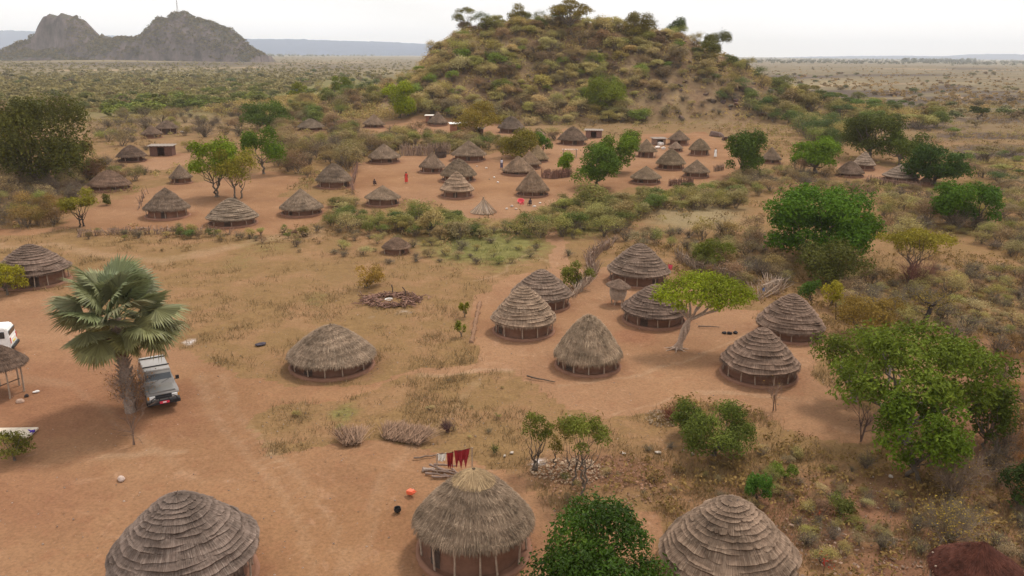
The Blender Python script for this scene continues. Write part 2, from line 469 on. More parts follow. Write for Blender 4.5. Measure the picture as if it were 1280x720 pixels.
LEAFY = [proto_leafy(11+i, 7+i, 1900, .06, .40) for i in range(6)]
FUZZY = [proto_leafy(31+i, 8+i, 1500, .045, .46, .85, inner=.8) for i in range(5)]
TWIGGY = [proto_twiggy(51+i) for i in range(4)]
FLAT = [proto_leafy(71+i, 8, 1300, .06, .36, .45) for i in range(4)]
def proto_far(seed):
    r = np.random.default_rng(seed)
    c, R = crown_lobes(r, 1.0, .9, .42, 7, .45)
    return (mesh_from('tree', [crown_leaves(r, c, R, .13, 340, .7, .5)], M['scrub']),)
FARP = [proto_far(91+i) for i in range(5)]

def place_bush(name, label, cat, group, x, y, W, Hh, protos, color, stem=(.15, .115, .085), r=random, sink=.0):
    p = protos[r.randrange(len(protos))]
    z = gz(x, y)
    if len(p) == 1:
        o = link(name, p[0], None, (x, y, z-sink), (0, 0, r.uniform(0, 6.28)), (W, W, Hh), color)
        return tag(o, label, cat, group)
    root = empty(name, (x, y, z-sink), r.uniform(0, 6.28)); tag(root, label, cat, group)
    link('crown', p[0], root, scale=(W, W, Hh), color=color)
    link('stem', p[1], root, scale=(W, W, Hh), color=stem)
    return root

def jit(col, r, a=.18):
    k = 1+r.uniform(-a, a); return tuple(max(.005, c*k*(1+r.uniform(-a*.4, a*.4))) for c in col)

def inside(px, py, poly):
    px = np.asarray(px, float); py = np.asarray(py, float); c = np.zeros(np.broadcast(px, py).shape, bool)
    n = len(poly)
    for i in range(n):
        x0, y0 = poly[i]; x1, y1 = poly[(i+1) % n]
        if y0 == y1: continue
        cond = ((y0 > py) != (y1 > py)) & (px < (x1-x0)*(py-y0)/(y1-y0)+x0)
        c ^= cond
    return c

# ------------------------------------------------------------------ the ground regions, traced on the photograph
BARE = [
 [(-400,372),(60,364),(140,398),(235,436),(300,470),(360,482),(470,478),(520,462),(597,452),(592,405),(602,372),(640,343),(700,335),(745,338),(760,330),(850,350),(900,385),(945,385),(950,400),(1035,425),(1015,470),(1060,500),(1100,520),(1085,556),(1000,545),(950,515),(850,497),(818,518),(760,525),(695,498),(640,462),(560,462),(500,472),(420,498),(350,505),(310,530),(335,572),(420,560),(480,552),(560,562),(650,595),(700,645),(830,640),(840,660),(780,760),(760,1400),(-900,1400)],
 [(440,205),(520,193),(600,195),(690,176),(700,160),(740,165),(790,190),(800,168),(880,165),(930,190),(940,215),(880,232),(790,236),(740,248),(690,255),(640,275),(590,275),(548,255),(450,250),(435,235)],
 [(110,262),(180,236),(250,228),(330,215),(385,220),(350,248),(420,256),(400,280),(340,292),(260,288),(200,288),(100,285),(60,292),(-60,300),(-60,290),(70,284)],
 [(165,205),(220,190),(250,192),(245,202),(200,215),(165,215)],
 [(455,158),(520,145),(600,150),(650,158),(640,168),(560,166),(470,166)],
 [(1045,205),(1090,205),(1130,215),(1160,225),(1120,230),(1050,222)],
 [(690,280),(705,300),(712,330),(690,338),(690,310),(680,290)],
]
PATHS = [([(250,470),(262,520),(300,560),(345,600),(380,660),(400,760)], 11, .40), ([(278,470),(292,515),(330,555),(375,595),(415,655),(440,760)], 11, .38), ([(0,470),(90,480),(160,540),(250,600)], 10, .38), ([(600,470),(560,520),(480,600),(430,760)], 10, .36), ([(700,480),(800,470),(900,440),(960,400)], 3, .5), ([(770,520),(860,490),(1000,500)], 3, .5), ([(640,430),(700,480),(720,530)], 3, .25),
         ([(-60,308),(60,308),(140,318),(200,328),(260,312),(330,298),(400,290)], 7, .42),
         ([(120,576),(180,568),(232,566)], 4, .5),
         ([(1183,117),(1210,124),(1240,131),(1300,142)], 1.3, 1.0),
         ([(596,352),(620,345),(660,318),(700,330)], 3, .5),
         ([(520,470),(600,458),(640,462)], 4, .5),
         ([(335,566),(350,580)], 5, .6),
         ([(0,76),(130,72),(230,70)], .8, .7), ([(60,88),(200,87),(330,84)], .8, .8), ([(330,80),(460,78)], .8, .6), ([(100,107),(150,107)], 1, .5),
         ([(1170,96),(1290,100)], 1, .6), ([(980,108),(1160,104)], 2.2, .5), ([(1100,86),(1290,88)], .8, .7), ([(930,100),(1060,92)], 1.2, .5)]
GREEN = [(610,308,80,26,.9),(560,275,60,16,.6),(330,305,60,16,.35),(425,515,22,14,.6),(395,372,20,10,.4),(300,325,40,14,.35),(720,275,60,24,.7),
         (1180,290,60,18,.35),(60,345,20,8,.3),(830,275,20,15,.2),(200,118,320,30,.8),(450,105,120,14,.6),(1060,140,120,20,.55),(1180,130,60,14,.3),
         (1040,625,24,14,.35),(1030,305,60,20,.4),(600,205,300,10,.1),(110,140,100,8,.1),(900,260,90,12,.1),(1250,210,60,30,.4),(540,300,30,20,.5)]
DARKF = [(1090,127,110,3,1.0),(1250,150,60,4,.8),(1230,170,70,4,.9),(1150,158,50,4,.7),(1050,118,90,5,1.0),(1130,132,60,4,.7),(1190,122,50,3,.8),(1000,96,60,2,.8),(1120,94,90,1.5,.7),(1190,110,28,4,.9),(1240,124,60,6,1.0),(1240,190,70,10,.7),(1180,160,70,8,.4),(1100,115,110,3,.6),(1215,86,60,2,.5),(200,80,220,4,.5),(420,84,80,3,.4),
         (1150,175,90,6,.4),(1260,240,40,16,.4),(1240,115,70,2,.6)]
PALE = [(1040,104,60,6,.7),(1150,128,90,14,.55),(870,270,70,20,.8),(240,424,10,12,0),(150,76,130,3,.6),(480,90,40,4,.6),(1215,105,60,3,.5),
        (1000,125,30,6,.6),(1180,400,90,20,.45),(900,150,60,18,.35),(400,330,120,20,.25),(420,76,90,3,.5)]
RED = [(797,420,32,10,1.0),(760,590,120,34,.7),(1010,650,190,60,.8),(1240,540,80,110,1.0),(1180,700,160,60,.8),(50,500,170,60,.7),(190,520,90,34,.65),(30,620,130,60,.55),(1150,600,100,30,.35),(850,620,60,30,.5),(620,690,90,30,.45),(470,690,60,40,.2),
       (570,160,90,14,.3),(930,150,60,20,.35),(650,120,140,30,.25)]
ASH = [(242,426,9,6,.62),(675,576,12,6,.8),(505,390,14,5,.35),(470,393,10,4,.3),(495,382,22,8,.2)]

def ell(u, v, L_):
    o = np.zeros_like(u)
    for a, b, rx, ry, s in L_:
        d = np.sqrt(((u-a)/rx)**2+((v-b)/ry)**2); o = np.maximum(o, s*np.clip(1.35-d*.9, 0, 1))
    return o
def polyd(u, v, pts):
    o = np.full(u.shape, 1e9)
    for (x0, y0), (x1, y1) in zip(pts[:-1], pts[1:]):
        dx, dy = x1-x0, y1-y0; t = np.clip(((u-x0)*dx+(v-y0)*dy)/(dx*dx+dy*dy), 0, 1)
        o = np.minimum(o, np.hypot(u-x0-t*dx, (v-y0-t*dy)*1.6))
    return o

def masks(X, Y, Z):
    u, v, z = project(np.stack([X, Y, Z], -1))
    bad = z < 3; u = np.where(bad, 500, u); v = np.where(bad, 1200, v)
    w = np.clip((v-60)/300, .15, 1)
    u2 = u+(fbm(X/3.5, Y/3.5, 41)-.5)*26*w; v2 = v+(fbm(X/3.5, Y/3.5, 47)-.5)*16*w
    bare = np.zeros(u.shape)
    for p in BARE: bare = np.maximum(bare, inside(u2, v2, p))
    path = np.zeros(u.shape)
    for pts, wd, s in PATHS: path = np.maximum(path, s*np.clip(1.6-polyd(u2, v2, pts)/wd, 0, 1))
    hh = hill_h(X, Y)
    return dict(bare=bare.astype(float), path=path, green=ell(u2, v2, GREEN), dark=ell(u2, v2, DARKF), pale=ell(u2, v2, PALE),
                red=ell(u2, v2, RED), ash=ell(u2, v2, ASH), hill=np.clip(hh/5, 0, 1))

def axis(a0, a1, d, far, g=1.09):
    c = list(np.arange(a0, a1+1e-6, d)); s = d
    while c[-1] < far: s *= g; c.append(c[-1]+s)
    return c
ysn = axis(12, 70, .45, 14500, 1.0)[:0]
ys = list(np.arange(12, 75, .42))+list(np.arange(75, 160, .75))+list(np.arange(160, 300, 1.1))
s = 1.1
while ys[-1] < 13500: s *= 1.035; ys.append(ys[-1]+s)
ys = [-200, -60, -15, 2]+ys
def xs_axis():
    c = list(np.arange(0, 45, .5))+list(np.arange(45, 130, 1.1)); s = 1.1
    while c[-1] < 12500: s *= 1.07; c.append(c[-1]+s)
    return c
xh = xs_axis(); xs = [-q for q in xh[:0:-1]]+xh
GX, GY = np.meshgrid(np.array(xs), np.array(ys)); GZ = H(GX, GY)
GZ = GZ-fbm(GX/1.3, GY/1.3, 77, 3)*.10
gm = masks(GX, GY, GZ)

def ground_mesh():
    ny, nx = GX.shape; V = np.stack([GX, GY, GZ], -1).reshape(-1, 3)
    i = np.arange(ny-1)[:, None]*nx; k = np.arange(nx-1)[None]
    F = np.stack([i+k, i+k+1, i+nx+k+1, i+nx+k], -1).reshape(-1, 4)
    me = mesh_from('ground', [(V, F, None, 0)], GM, True)
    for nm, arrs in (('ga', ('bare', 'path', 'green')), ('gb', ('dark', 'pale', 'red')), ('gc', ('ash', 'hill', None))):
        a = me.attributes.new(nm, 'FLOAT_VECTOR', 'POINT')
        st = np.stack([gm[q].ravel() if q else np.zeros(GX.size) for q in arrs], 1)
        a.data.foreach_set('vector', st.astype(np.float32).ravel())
    return me

def ground_mat():
    m, ns, L = newmat('ground')
    out = N(ns, 'ShaderNodeOutputMaterial'); p = N(ns, 'ShaderNodeBsdfPrincipled'); L.new(p.outputs[0], out.inputs[0])
    p.inputs['Roughness'].default_value = 1; p.inputs['Specular IOR Level'].default_value = .05
    ge = N(ns, 'ShaderNodeNewGeometry')
    def noise(scale, det=6, rough=.6, vec=None, dist=0):
        n = N(ns, 'ShaderNodeTexNoise'); n.inputs['Scale'].default_value = scale; n.inputs['Detail'].default_value = det
        n.inputs['Roughness'].default_value = rough; n.inputs['Distortion'].default_value = dist
        L.new(vec or ge.outputs['Position'], n.inputs['Vector']); return n.outputs[0]
    def mrange(x, a, b, c=0, d=1, smooth=False):
        n = N(ns, 'ShaderNodeMapRange'); n.interpolation_type = 'SMOOTHSTEP' if smooth else 'LINEAR'
        for i_, q in enumerate((a, b, c, d)): n.inputs[i_+1].default_value = q
        L.new(x, n.inputs[0]); return n.outputs[0]
    def math_(op, a, b):
        n = N(ns, 'ShaderNodeMath', operation=op)
        for i_, q in enumerate((a, b)):
            if isinstance(q, (int, float)): n.inputs[i_].default_value = q
            else: L.new(q, n.inputs[i_])
        return n.outputs[0]
    def mix(f, a, b):
        n = N(ns, 'ShaderNodeMix', data_type='RGBA')
        L.new(f, n.inputs[0]) if not isinstance(f, (int, float)) else setattr(n.inputs[0], 'default_value', f)
        for i_, q in ((6, a), (7, b)):
            if isinstance(q, tuple): n.inputs[i_].default_value = (*q, 1)
            else: L.new(q, n.inputs[i_])
        return n.outputs[2]
    att = {}
    for nm, arrs in (('ga', ('bare', 'path', 'green')), ('gb', ('dark', 'pale', 'red')), ('gc', ('ash', 'hill', 'x'))):
        a = N(ns, 'ShaderNodeAttribute', attribute_name=nm); s_ = N(ns, 'ShaderNodeSeparateXYZ'); L.new(a.outputs['Vector'], s_.inputs[0])
        for i_, q in enumerate(arrs): att[q] = s_.outputs[i_]
    nf = noise(7.0, 8, .7); nm_ = noise(1.1, 8, .65); nl = noise(.16, 6, .6); nb = noise(.018, 5, .6); nh = noise(.5, 8, .75)
    def edged(x, amt=.7, w=.12, src=nm_):
        return mrange(math_('ADD', x, math_('MULTIPLY', math_('SUBTRACT', src, .5), amt)), .5-w, .5+w, 0, 1, True)
    # dry grass land
    g1 = mix(mrange(nm_, .32, .68), (.150, .086, .038), (.25, .152, .066))
    g1 = mix(mrange(nl, .35, .65), g1, (.205, .124, .055))
    g1 = mix(mrange(nh, .56, .72, 0, .75), g1, (.24, .125, .07))
    g1 = mix(mrange(noise(.22, 8, .7), .47, .60, 0, .8), g1, mix(mrange(nm_, .35, .65), (.29, .168, .086), (.22, .118, .06)))
    farcol = mix(mrange(nb, .38, .62), (.138, .106, .060), (.20, .152, .088))
    farcol = mix(mrange(noise(.05, 8, .7), .5, .64, 0, .8), farcol, (.13, .10, .06))
    cd = N(ns, 'ShaderNodeVectorMath', operation='LENGTH'); L.new(ge.outputs['Position'], cd.inputs[0])
    farf = mrange(cd.outputs['Value'], 150, 330, 0, 1, True)
    g1 = mix(farf, g1, farcol)
    g1 = mix(edged(att['green'], .9, .3), g1, mix(mrange(nm_, .35, .65), (.105, .10, .030), (.20, .175, .06)))
    g1 = mix(math_('MULTIPLY', edged(att['pale'], .6, .3, nl), .8), g1, mix(mrange(nm_, .3, .7), (.215, .165, .085), (.27, .21, .12)))
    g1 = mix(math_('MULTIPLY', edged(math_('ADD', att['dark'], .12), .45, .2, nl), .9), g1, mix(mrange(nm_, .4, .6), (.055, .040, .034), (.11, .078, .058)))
    hillc = mix(mrange(nl, .36, .6), (.19, .115, .068), (.27, .185, .10)); hillc = mix(mrange(nh, .5, .64), hillc, (.12, .075, .05))
    g1 = mix(att['hill'], g1, hillc)
    # bare earth
    b1 = mix(mrange(nl, .34, .66), (.275, .148, .074), (.205, .103, .051))
    b1 = mix(mrange(nb, .4, .62, 0, .6), b1, (.310, .182, .108))
    b1 = mix(mrange(nm_, .52, .72, 0, .5), b1, (.235, .105, .055))
    b1 = mix(mrange(noise(.42, 9, .75, dist=1.5), .56, .70, 0, .45), b1, (.44, .27, .17))
    b1 = mix(mrange(nf, .56, .72, 0, .35), b1, (.20, .10, .055))
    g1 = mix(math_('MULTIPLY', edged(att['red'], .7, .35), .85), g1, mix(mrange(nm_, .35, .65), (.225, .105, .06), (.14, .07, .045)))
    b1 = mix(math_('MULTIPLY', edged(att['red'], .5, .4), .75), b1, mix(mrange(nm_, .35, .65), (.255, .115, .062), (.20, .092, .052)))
    fb = edged(att['bare'], 1.0, .16)
    col = mix(fb, g1, b1)
    col = mix(math_('MULTIPLY', edged(att['path'], .5, .35), .7), col, (.37, .25, .155))
    col = mix(mrange(noise(.9, 9, .8, dist=.8), .60, .74, 0, .55), col, (.16, .085, .05))
    col = mix(edged(att['ash'], .5, .3), col, mix(mrange(nm_, .4, .6), (.40, .31, .26), (.55, .50, .47)))
    fine = mrange(nf, .3, .7, .72, 1.26)
    vs = N(ns, 'ShaderNodeVectorMath', operation='SCALE'); L.new(col, vs.inputs[0]); L.new(fine, vs.inputs['Scale'])
    L.new(vs.outputs[0], p.inputs['Base Color'])
    hsum = math_('ADD', math_('MULTIPLY', nf, .25), math_('ADD', nm_, math_('MULTIPLY', nh, 1.0)))
    bp = N(ns, 'ShaderNodeBump'); bp.inputs['Strength'].default_value = .55; bp.inputs['Distance'].default_value = .12
    L.new(hsum, bp.inputs['Height']); L.new(bp.outputs[0], p.inputs['Normal'])
    return m
GM = ground_mat()

# ------------------------------------------------------------------ far rock hills and the blue escarpment
def hill_mesh(name, pts, dist, thick, seed, step, rough, rock, mats):
    """ridge line pts = (photo x, photo y) at a real distance; thick = half depth in metres"""
    d = dist; X = []; Z = []
    for px, py in pts:
        q = ray(px, py); t = d/q[1]; P = CAM+q*t; X.append(P[0]); Z.append(max(P[2], 0))
    x = np.arange(X[0]-step*3, X[-1]+step*3, step); y = np.linspace(-1, 1, 61)
    GX_, GY_ = np.meshgrid(x, y)
    prof = np.interp(GX_, X, Z, left=0, right=0)
    kx = 1-.72*np.exp(-((GX_-(X[0]+X[-1])/2+(X[-1]-X[0])*.27)/(.12*(X[-1]-X[0])))**2) if name == 'hill' else 1.0
    w = 1-np.abs(GY_)**1.5; wn = 1-np.abs(GY_/kx)**2.5
    z = np.maximum(prof*np.clip(wn, 0, 1)**(rock(GX_)), np.minimum(prof, 30 if name == 'hill' else 1e9)*np.clip(w, 0, 1)**rock(GX_))
    wx, wy = GX_, d+GY_*thick
    env = np.clip(z/ (np.max(Z)*.15), 0, 1)
    z = z+(fbm(wx/(rough*3), wy/(rough*3), seed, 6)-.5)*rough*1.1*env
    rid = np.abs(fbm(wx/(rough*1.6), wy/(rough*5), seed+3, 5)-.5)*2
    z = z-np.clip(.35-rid, 0, 1)*rough*.8*env-3*(1-env)
    V = np.stack([wx, wy, z], -1).reshape(-1, 3); ny, nx = GX_.shape
    i = np.arange(ny-1)[:, None]*nx; k = np.arange(nx-1)[None]
    F = np.stack([i+k, i+k+1, i+nx+k+1, i+nx+k], -1).reshape(-1, 4)
    o = link(name, mesh_from(name, [(V, F, None, 0)], mats, True)); tag(o, kind='structure')
    return wx, wy, z

def rockmat(name, a, b, veg, vegamt, sc):
    m, ns, L = newmat(name)
    out = N(ns, 'ShaderNodeOutputMaterial'); p = N(ns, 'ShaderNodeBsdfPrincipled'); L.new(p.outputs[0], out.inputs[0])
    p.inputs['Roughness'].default_value = 1; p.inputs['Specular IOR Level'].default_value = .1
    ge = N(ns, 'ShaderNodeNewGeometry')
    mp = N(ns, 'ShaderNodeMapping'); mp.inputs['Scale'].default_value = (1, 1, .35); L.new(ge.outputs['Position'], mp.inputs[0])
    n1 = N(ns, 'ShaderNodeTexNoise'); n1.inputs['Scale'].default_value = sc; n1.inputs['Detail'].default_value = 9; n1.inputs['Roughness'].default_value = .7; L.new(mp.outputs[0], n1.inputs['Vector'])
    n2 = N(ns, 'ShaderNodeTexNoise'); n2.inputs['Scale'].default_value = sc*3; n2.inputs['Detail'].default_value = 9; n2.inputs['Roughness'].default_value = .75; L.new(ge.outputs['Position'], n2.inputs['Vector'])
    c = N(ns, 'ShaderNodeMix', data_type='RGBA'); c.inputs[6].default_value = (*a, 1); c.inputs[7].default_value = (*b, 1)
    r1 = N(ns, 'ShaderNodeMapRange'); r1.inputs[1].default_value = .38; r1.inputs[2].default_value = .62; L.new(n1.outputs[0], r1.inputs[0]); L.new(r1.outputs[0], c.inputs[0])
    sn = N(ns, 'ShaderNodeSeparateXYZ'); L.new(ge.outputs['Normal'], sn.inputs[0])
    ad = N(ns, 'ShaderNodeMath', operation='ADD'); L.new(sn.outputs[2], ad.inputs[0]); L.new(n2.outputs[0], ad.inputs[1])
    r2 = N(ns, 'ShaderNodeMapRange'); r2.inputs[1].default_value = vegamt; r2.inputs[2].default_value = vegamt+.12; L.new(ad.outputs[0], r2.inputs[0])
    c2 = N(ns, 'ShaderNodeMix', data_type='RGBA'); c2.inputs[7].default_value = (*veg, 1); L.new(r2.outputs[0], c2.inputs[0]); L.new(c.outputs[2], c2.inputs[6])
    L.new(c2.outputs[2], p.inputs['Base Color'])
    b_ = N(ns, 'ShaderNodeBump'); b_.inputs['Strength'].default_value = .8; b_.inputs['Distance'].default_value = 3/sc*.02
    L.new(n2.outputs[0], b_.inputs['Height']); L.new(b_.outputs[0], p.inputs['Normal'])
    return m
RM = rockmat('outcrop_rock', (.048, .033, .030), (.175, .128, .118), (.070, .060, .036), 1.24, .05)
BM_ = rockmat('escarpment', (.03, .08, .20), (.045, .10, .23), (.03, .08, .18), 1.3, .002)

steep = lambda c, w: (lambda X: 1.0-.72*np.exp(-((X-c)/w)**2))
DO = 1750
cA = (CAM+ray(70, 40)*(DO/ray(70, 40)[1]))[0]; cB = (CAM+ray(222, 40)*(DO/ray(222, 40)[1]))[0]
WX1, WY1, WZ1 = hill_mesh('hill', [(-10,72),(15,62),(34,52),(47,42),(50,26),(56,16),(64,13),(80,12),(86,15),(98,20),(106,31),(112,38),(123,45),(138,48),(152,47),(166,46),(180,42),(190,35),(197,24),(204,18),(213,20),(222,15),(234,15),(244,24),(252,28),(262,31),(276,34),(292,41),(306,50),(318,60),(330,67)],
    DO, 95, 201, 3, 20, lambda X: 1.0-.5*np.exp(-((X-cA)/65)**2)-.2*np.exp(-((X-cB)/50)**2), RM)
DM = 8200
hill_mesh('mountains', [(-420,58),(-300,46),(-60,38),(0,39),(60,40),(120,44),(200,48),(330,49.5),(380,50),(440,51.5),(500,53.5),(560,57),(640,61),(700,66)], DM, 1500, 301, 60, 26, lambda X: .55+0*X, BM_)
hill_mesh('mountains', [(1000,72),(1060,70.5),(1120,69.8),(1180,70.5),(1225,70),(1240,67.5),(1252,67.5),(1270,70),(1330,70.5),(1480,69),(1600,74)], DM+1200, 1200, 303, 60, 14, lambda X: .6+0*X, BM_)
# lattice mast on the rocky hill
q = ray(222, 15); P = CAM+q*(DO/q[1]); mt = -2.0; qt = CAM+ray(222, -4)*(DO/ray(222, -4)[1])
z0 = float(np.interp(P[0], WX1[30], WZ1[30]))-2
mast = empty('radio_mast', (P[0], DO, z0)); tag(mast, 'thin lattice radio mast on top of the farther rocky hill', 'radio mast')
hm = qt[2]-z0; a4 = [(-1.6, -1.6), (1.6, -1.6), (1.6, 1.6), (-1.6, 1.6)]
P0 = []; P1 = []
for i in range(4):
    P0.append((*a4[i], 0)); P1.append((a4[i][0]*.3, a4[i][1]*.3, hm))
    for j in range(9):
        f0, f1 = j/9, (j+1)/9; s0, s1 = 1-.7*f0, 1-.7*f1; b = a4[(i+1) % 4]
        P0.append((a4[i][0]*s0, a4[i][1]*s0, hm*f0)); P1.append((b[0]*s1, b[1]*s1, hm*f1))
link('lattice', mesh_from('lattice', [segs(P0, P1, .16, .14, .3)], M['tin']), mast)
link('antenna', mesh_from('antenna', tube_parts([[0, 0, hm], [0, 0, hm+6]], .12, 5), M['tin']), mast)

# ------------------------------------------------------------------ huts
def roof_layered(seed, rings=9, p=1.25, nst=13000, thick=.024):
    r = np.random.default_rng(seed); n = 96; parts = []
    th = np.arange(n)*2*math.pi/n
    zf = lambda t: 1-np.asarray(t)**p
    ts = np.concatenate([[0.0], np.linspace(.13, 1, rings)**.93+np.r_[r.normal(0, .006, rings-1), 0]])
    lean_ = r.uniform(0, 6)
    wob = [1+.022*np.sin(th*2+lean_)+.018*np.sin(th*3+r.uniform(0, 6))+.012*np.sin(th*6+r.uniform(0, 6))+.008*np.sin(th*13+r.uniform(0, 6)) for _ in ts]
    rk = np.arange(n)
    for i in range(rings):
        t0, t1 = ts[i], ts[i+1]
        rag = r.normal(0, .006, n)+.006*np.sin(th*r.integers(5, 11)+r.uniform(0, 6))
        rag = np.where(r.random(n) < .04, rag-.03, rag)
        sag = .02*np.sin(th*r.integers(2, 5)+r.uniform(0, 6))*t1
        def ring(t, dz, w, rg=0):
            rr = t*w+rg; return np.stack([rr*np.cos(th), rr*np.sin(th), zf(t)+dz+sag*(t/t1 if t1 else 0)], -1)
        A = ring(max(t0-.03, 0), thick*.15, wob[i]); B = ring((t0+t1)/2, thick*.75, wob[i+1]); Cc = ring(t1, thick, wob[i+1], rag+.014)
        D = ring(t1, -thick*.9, wob[i+1], rag*.5-.012)
        V = np.concatenate([A, B, Cc, D]); F = []
        for lv in range(3): F.append(np.stack([lv*n+rk, lv*n+(rk+1) % n, (lv+1)*n+(rk+1) % n, (lv+1)*n+rk], -1))
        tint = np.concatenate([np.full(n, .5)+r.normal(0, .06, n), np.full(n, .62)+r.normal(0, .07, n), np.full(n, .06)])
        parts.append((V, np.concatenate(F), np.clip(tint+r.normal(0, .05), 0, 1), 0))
        m = int(nst*(t1**1.2)/rings*1.6)
        a = r.uniform(0, 6.283, m); wv = np.interp(a, th, wob[i+1], period=6.283)
        s = t0+(t1-t0)*r.uniform(.0, .9, m); ln = (t1-t0)*r.uniform(.3, .75, m); e = np.minimum(s+ln, t1+r.uniform(.0, .016, m))
        sg = np.interp(a, th, sag, period=6.283)
        P = np.stack([s*wv*np.cos(a), s*wv*np.sin(a), zf(s)+thick*(.3+.8*(s-t0)/(t1-t0))+.004+sg*s/t1], -1)
        E = np.stack([(e*wv+.006)*np.cos(a+r.normal(0, .01, m)), (e*wv+.006)*np.sin(a), zf(e)+thick*(1.15+.2*r.random(m))+sg-np.where(e > t1, r.uniform(0, .06, m), 0)], -1)
        w = r.uniform(.0022, .0055, m)[:, None]; Wd = np.stack([-np.sin(a), np.cos(a), 0*a], -1)*w
        parts.append(blades(r, P, E-P, Wd, np.clip(.5+.12*np.sin(a*5+i)+r.normal(0, .15, m), 0, 1)))
    # hanging fringe and the underside
    m = 900; a = r.uniform(0, 6.283, m); P = np.stack([1.0*np.cos(a), 1.0*np.sin(a), np.full(m, thick*.6)], -1)
    D = np.stack([.02*np.cos(a), .02*np.sin(a), -r.uniform(.05, .13, m)], -1)
    parts.append(blades(r, P, D, np.stack([-np.sin(a), np.cos(a), 0*a], -1)*.007, np.clip(.35+r.normal(0, .2, m), 0, 1)))
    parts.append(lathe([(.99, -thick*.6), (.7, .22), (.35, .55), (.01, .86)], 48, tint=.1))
    return mesh_from('roof', parts, M['thatch'])

def roof_shaggy(seed, p=1.35, nst=13000, cap=True, droop=.1, two=None):
    r = np.random.default_rng(seed); n = 72; th = np.arange(n)*2*math.pi/n
    if two: zf = lambda t: np.interp(t, [0, two, two+.03, 1], [1, 1-.92*two**p, 1-.92*two**p-.09, 0])
    else: zf = lambda t: 1-np.asarray(t)**p
    pr = [(t, float(zf(t))) for t in np.linspace(0.002, 1, 16)]
    parts = [lathe(pr, n, .006, r, tint=.4)]
    t = np.sqrt(r.uniform(.0, 1, nst))*.99; a = r.uniform(0, 6.283, nst); t = t-.03*np.sin(t*40+2*np.sin(a*2))*t
    ln = r.uniform(.04, .13, nst); e = t+ln*(1-.3*t)
    over = np.clip(e-1, 0, 1); e = np.minimum(e, 1.0)+np.minimum(over, .03)
    P = np.stack([t*np.cos(a), t*np.sin(a), zf(t)-.004], -1)
    a2 = a+r.normal(0, .025, nst)/np.maximum(t, .15)
    E = np.stack([e*np.cos(a2), e*np.sin(a2), zf(np.minimum(e, 1))+r.uniform(.008, .05, nst)*(1+.6*np.sin(t*40+2*np.sin(a*2)))-over*1.0], -1)
    w = r.uniform(.006, .014, nst)[:, None]
    tn = np.clip(.5+.3*(np.sin(a*3+t*9)*.4)+r.normal(0, .24, nst), 0, 1)
    parts.append(blades(r, P, E-P, np.stack([-np.sin(a), np.cos(a), 0*a], -1)*w, tn))
    m = 1500; a = r.uniform(0, 6.283, m); rr = r.uniform(.95, 1.01, m)
    P = np.stack([rr*np.cos(a), rr*np.sin(a), zf(np.minimum(rr, 1))+.01], -1)
    D = np.stack([.05*np.cos(a), .05*np.sin(a), -r.uniform(.06, .06+droop, m)], -1)
    parts.append(blades(r, P, D, np.stack([-np.sin(a), np.cos(a), 0*a], -1)*.012, np.clip(.35+r.normal(0, .25, m), 0, 1)))
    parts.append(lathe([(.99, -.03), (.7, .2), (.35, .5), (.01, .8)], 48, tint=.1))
    return mesh_from('roof', parts, M['thatch'])

def cap_mesh(seed, rad=.36, ring=False):
    r = np.random.default_rng(seed); m = 1500; parts = [lathe([(q, -q**1.4) for q in np.linspace(.005, rad, 6)], 40, .004, r, tint=.75)]
    a = r.uniform(0, 6.283, m); t = r.uniform(.0, .6, m)*rad; e = np.minimum(t+r.uniform(.3, .7, m)*rad, rad*1.1)
    f = lambda q: -q**1.4
    P = np.stack([t*np.cos(a), t*np.sin(a), f(t)+.01], -1); E = np.stack([e*np.cos(a), e*np.sin(a), f(e)+.02], -1)
    parts.append(blades(r, P, E-P, np.stack([-np.sin(a), np.cos(a), 0*a], -1)*.013, np.clip(.7+r.normal(0, .22, m), 0, 1)))
    return mesh_from('roof_cap', parts, M['thatch'])

ROOF = {'L': [roof_layered(100+i, (13, 11, 14, 12)[i], (1.42, 1.34, 1.5, 1.45)[i]) for i in range(4)],
        'M': [roof_layered(140+i, 6, 1.2, 3000, .03) for i in range(2)],
        'S': [roof_shaggy(120+i, (1.55, 1.42, 1.48)[i]) for i in range(3)],
        'C': [roof_shaggy(130+i, (1.0, 1.05, .98)[i], 5000) for i in range(3)],
        'T': [roof_shaggy(135, 1.15, 5000, two=.5)]}
CAPM = cap_mesh(150)
rr_ = np.random.default_rng(5)
def wall_mesh():
    pr = [(1.0, -.3), (1.0, 0), (1.015, .1), (.99, .5), (.975, 1.0), (.94, 1.35), (.90, 1.35), (.93, .9), (.95, -.3)]
    return mesh_from('wall', [lathe(pr, 60, .006, rr_)], M['mud'], True)
WALL = wall_mesh()
PLINTH = mesh_from('plinth', [lathe([(1.0, -.4), (1.02, .05), (.99, .15), (.95, .16), (.925, .09), (.80, .10)], 60, .005, rr_)], M['mud'], True)
POSTS = [mesh_from('post', tube_parts([[0, 0, -.1], [.02*math.cos(i), .02*math.sin(i), .5], [.03*math.sin(i*2), 0, 1.05]], [.045, .038, .034], 6), M['pole'], True) for i in range(3)]
FORK = mesh_from('finial', tube_parts([[0, 0, -.1], [.01, .01, .16]], [.035, .03], 6)+tube_parts([[0, 0, .1], [.09, .0, .2]], .014, 5)+tube_parts([[0, 0, .1], [-.08, .02, .21]], .014, 5), M['darkwood'])
rpot = [(.01, 0), (.07, .0), (.10, .05), (.09, .11), (.055, .13), (.065, .17), (.05, .17), (.04, .13)]
POT = mesh_from('finial', [lathe(rpot, 20)], M['dark'], True)
